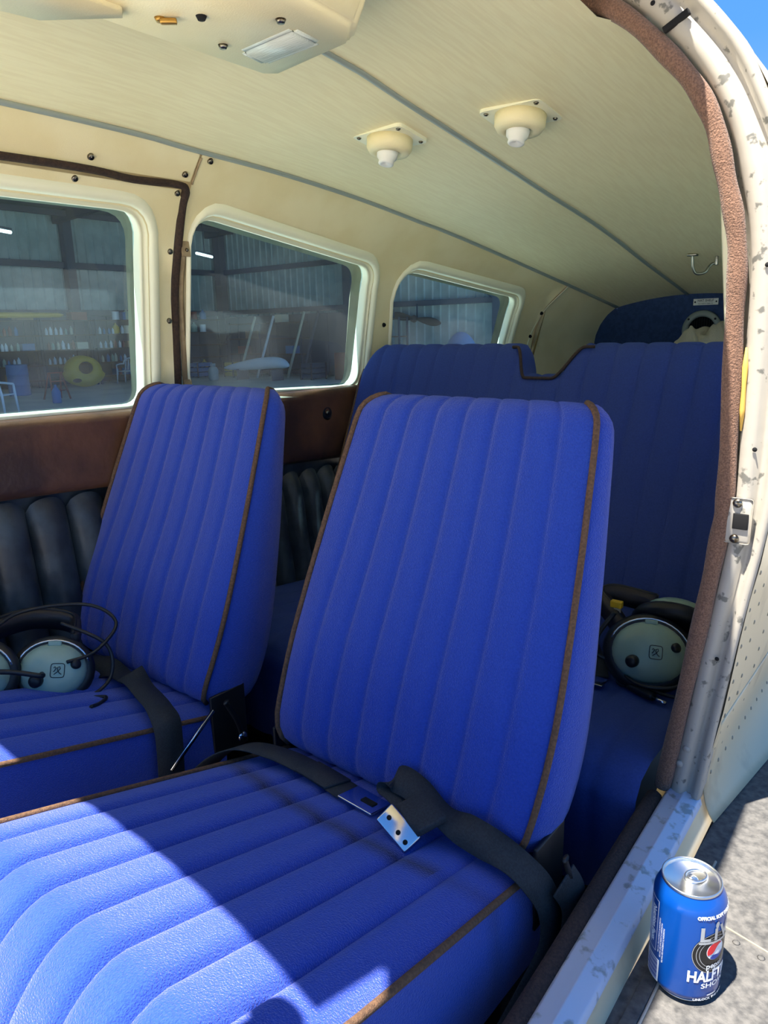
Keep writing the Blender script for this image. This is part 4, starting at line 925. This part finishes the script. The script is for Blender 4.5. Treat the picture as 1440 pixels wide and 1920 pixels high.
pp = tag(empty('propeller', (-13.75, 19.5, 2.1)), 'dark wooden propeller hung on the ribbed wall in the rear window', 'propeller')
V, F = grid(41, 10, lambda u, v: (lambda s, a: Vector((-13.75+s*1.0, 19.6+.02*math.sin(a), 1.93-.16*s+(.03+.115*math.sin(min(1, abs(s)*1.25)*math.pi*.5)*max(.05, (1-abs(s)**6)))*math.cos(a))))(-1+2*u, v*2*math.pi), cv=True); obj('blades', V, F, 'shelfwood', pp)
obj('hub', *lathe([(0, .12), (.10, .11), (.12, 0)], 18, (-13.75, 19.55, 1.93), zto((0, -1, 0))), 'shelfwood', pp); obj('hanger', *beam((-13.75, 19.7, 1.95), (-13.75, 19.7, 2.4), .04, .03, (0, 1, 0)), 'steel', pp)
tp = tag(obj('tarpaulin', *grid(14, 10, lambda u, v: Vector((-12.6+1.5*u, 18.9+.5*math.sin(v*3.1), -.05+1.6*math.sin(math.pi*u)**.35*(1-.6*abs(v-.5))))), 'teal'), 'blue tarpaulin heap at the right end of the rear window', 'tarpaulin')
rd = tag(obj('tool_chest', *box((-15.95, 18.6, .8), (.6, .5, .9), .03), 'orange'), 'red tool chest at the right side of the middle window', 'tool chest')
rd.location.z = -.35
for i, (x, y, z, l, lab) in enumerate(((-19.5, 9.15, 4.36, 1.25, 'lit fluorescent tube seen through the first window'), (-21.0, 17.0, 4.3, 1.2, 'lit fluorescent tube at the corner of the middle window'))):
    r = tag(empty('tube_light', (x, y, z)), lab, 'light', 'hangar tube lights')
    obj('lamp_tube', *tube([(x+.35, y-l/2, z), (x-.35, y+l/2, z)], .045, 8), 'tube', r); obj('fixture', *beam((x+.36, y-l/2, z+.07), (x-.36, y+l/2, z+.07), .12, .06), 'roofsteel', r)
    obj('hanger', *beam((x, y, z+.1), (x, y, 5.62+.6*(x+24)/13.4+.03), .02, .02, (0, 1, 0)), 'steel', r)
kinds = [('paint_tin', 'tin', [(0, 0), (.12, 0), (.125, .01), (.12, .02), (.12, .26), (.125, .28), (.11, .27), (0, .27)]), ('jug', 'jug', [(0, 0), (.11, 0), (.13, .03), (.13, .22), (.06, .30), (.035, .32), (.035, .37), (0, .37)])]
place = ['by the far door post', 'right of the door post', 'in the hangar corner']
for ui, uy in enumerate((14.65, 16.6, 18.5)):
    for k in range(3):
        for j in range(2):
            nm, ct, pf_ = kinds[(k+j) % 2]; c = ['orange', 'yellow', 'chair', 'teal', 'tan', 'green'][(ui*2+k+3*j) % 6]
            o = obj(nm, *lathe(pf_, 14), c); o.location = (-23.22, uy-.1+.42*j+.05*k-.5*(ui == 2), shelf_z([0, 3, 4][k], 2.2, 5)+.002)
            tag(o, f"{names_c[c]} {ct} on the {rows[[0, 3, 4][k]]} shelf {place[ui]}", ct, 'tins and jugs on the hangar shelves')
for k, (x, y, c, lab) in enumerate(((-22.4, 15.6, 'orange', 'rust red crate on the hangar floor right of the far chair'), (-22.5, 17.6, 'teal', 'blue crate on the hangar floor near the corner'), (-21.3, 18.3, 'yellow', 'yellow crate on the hangar floor below the back shelves'), (-17.2, 18.3, 'steel', 'dark crate on the hangar floor right of the white fairing'))):
    cr = tag(empty('crate', (x, y, 0)), lab, 'crate', 'crates on the hangar floor')
    for z in (.12, .30, .48): obj('slat', *box((x, y, z), (.50, .70, .14), .01), c, cr, smooth=False)
    for a in (-1, 1):
        for b_ in (-1, 1): obj('corner_post', *box((x+a*.26, y+b_*.36, .28), (.04, .04, .56)), 'shelfwood', cr, smooth=False)
for k, (x, z0_, h_) in enumerate(((-20.9, .3, 1.9), (-19.9, .2, 2.0), (-18.3, .2, 2.1), (-17.6, .3, 2.0))):
    o = tag(obj('timber_length', *beam((x, 18.1, 0), (x+.25, 18.85, z0_+h_), .09, .05, (0, 1, 0)), ['tan', 'chair', 'tan', 'steel'][k]), ['tan timber leaning on the back wall near the hangar corner', 'white board leaning behind the long white fairing', 'tan timber leaning right of the long white fairing', 'grey pipe leaning on the back wall in the middle window'][k], 'timber')
for o in bpy.data.objects:
    if 'world_loc' in o: del o['world_loc']
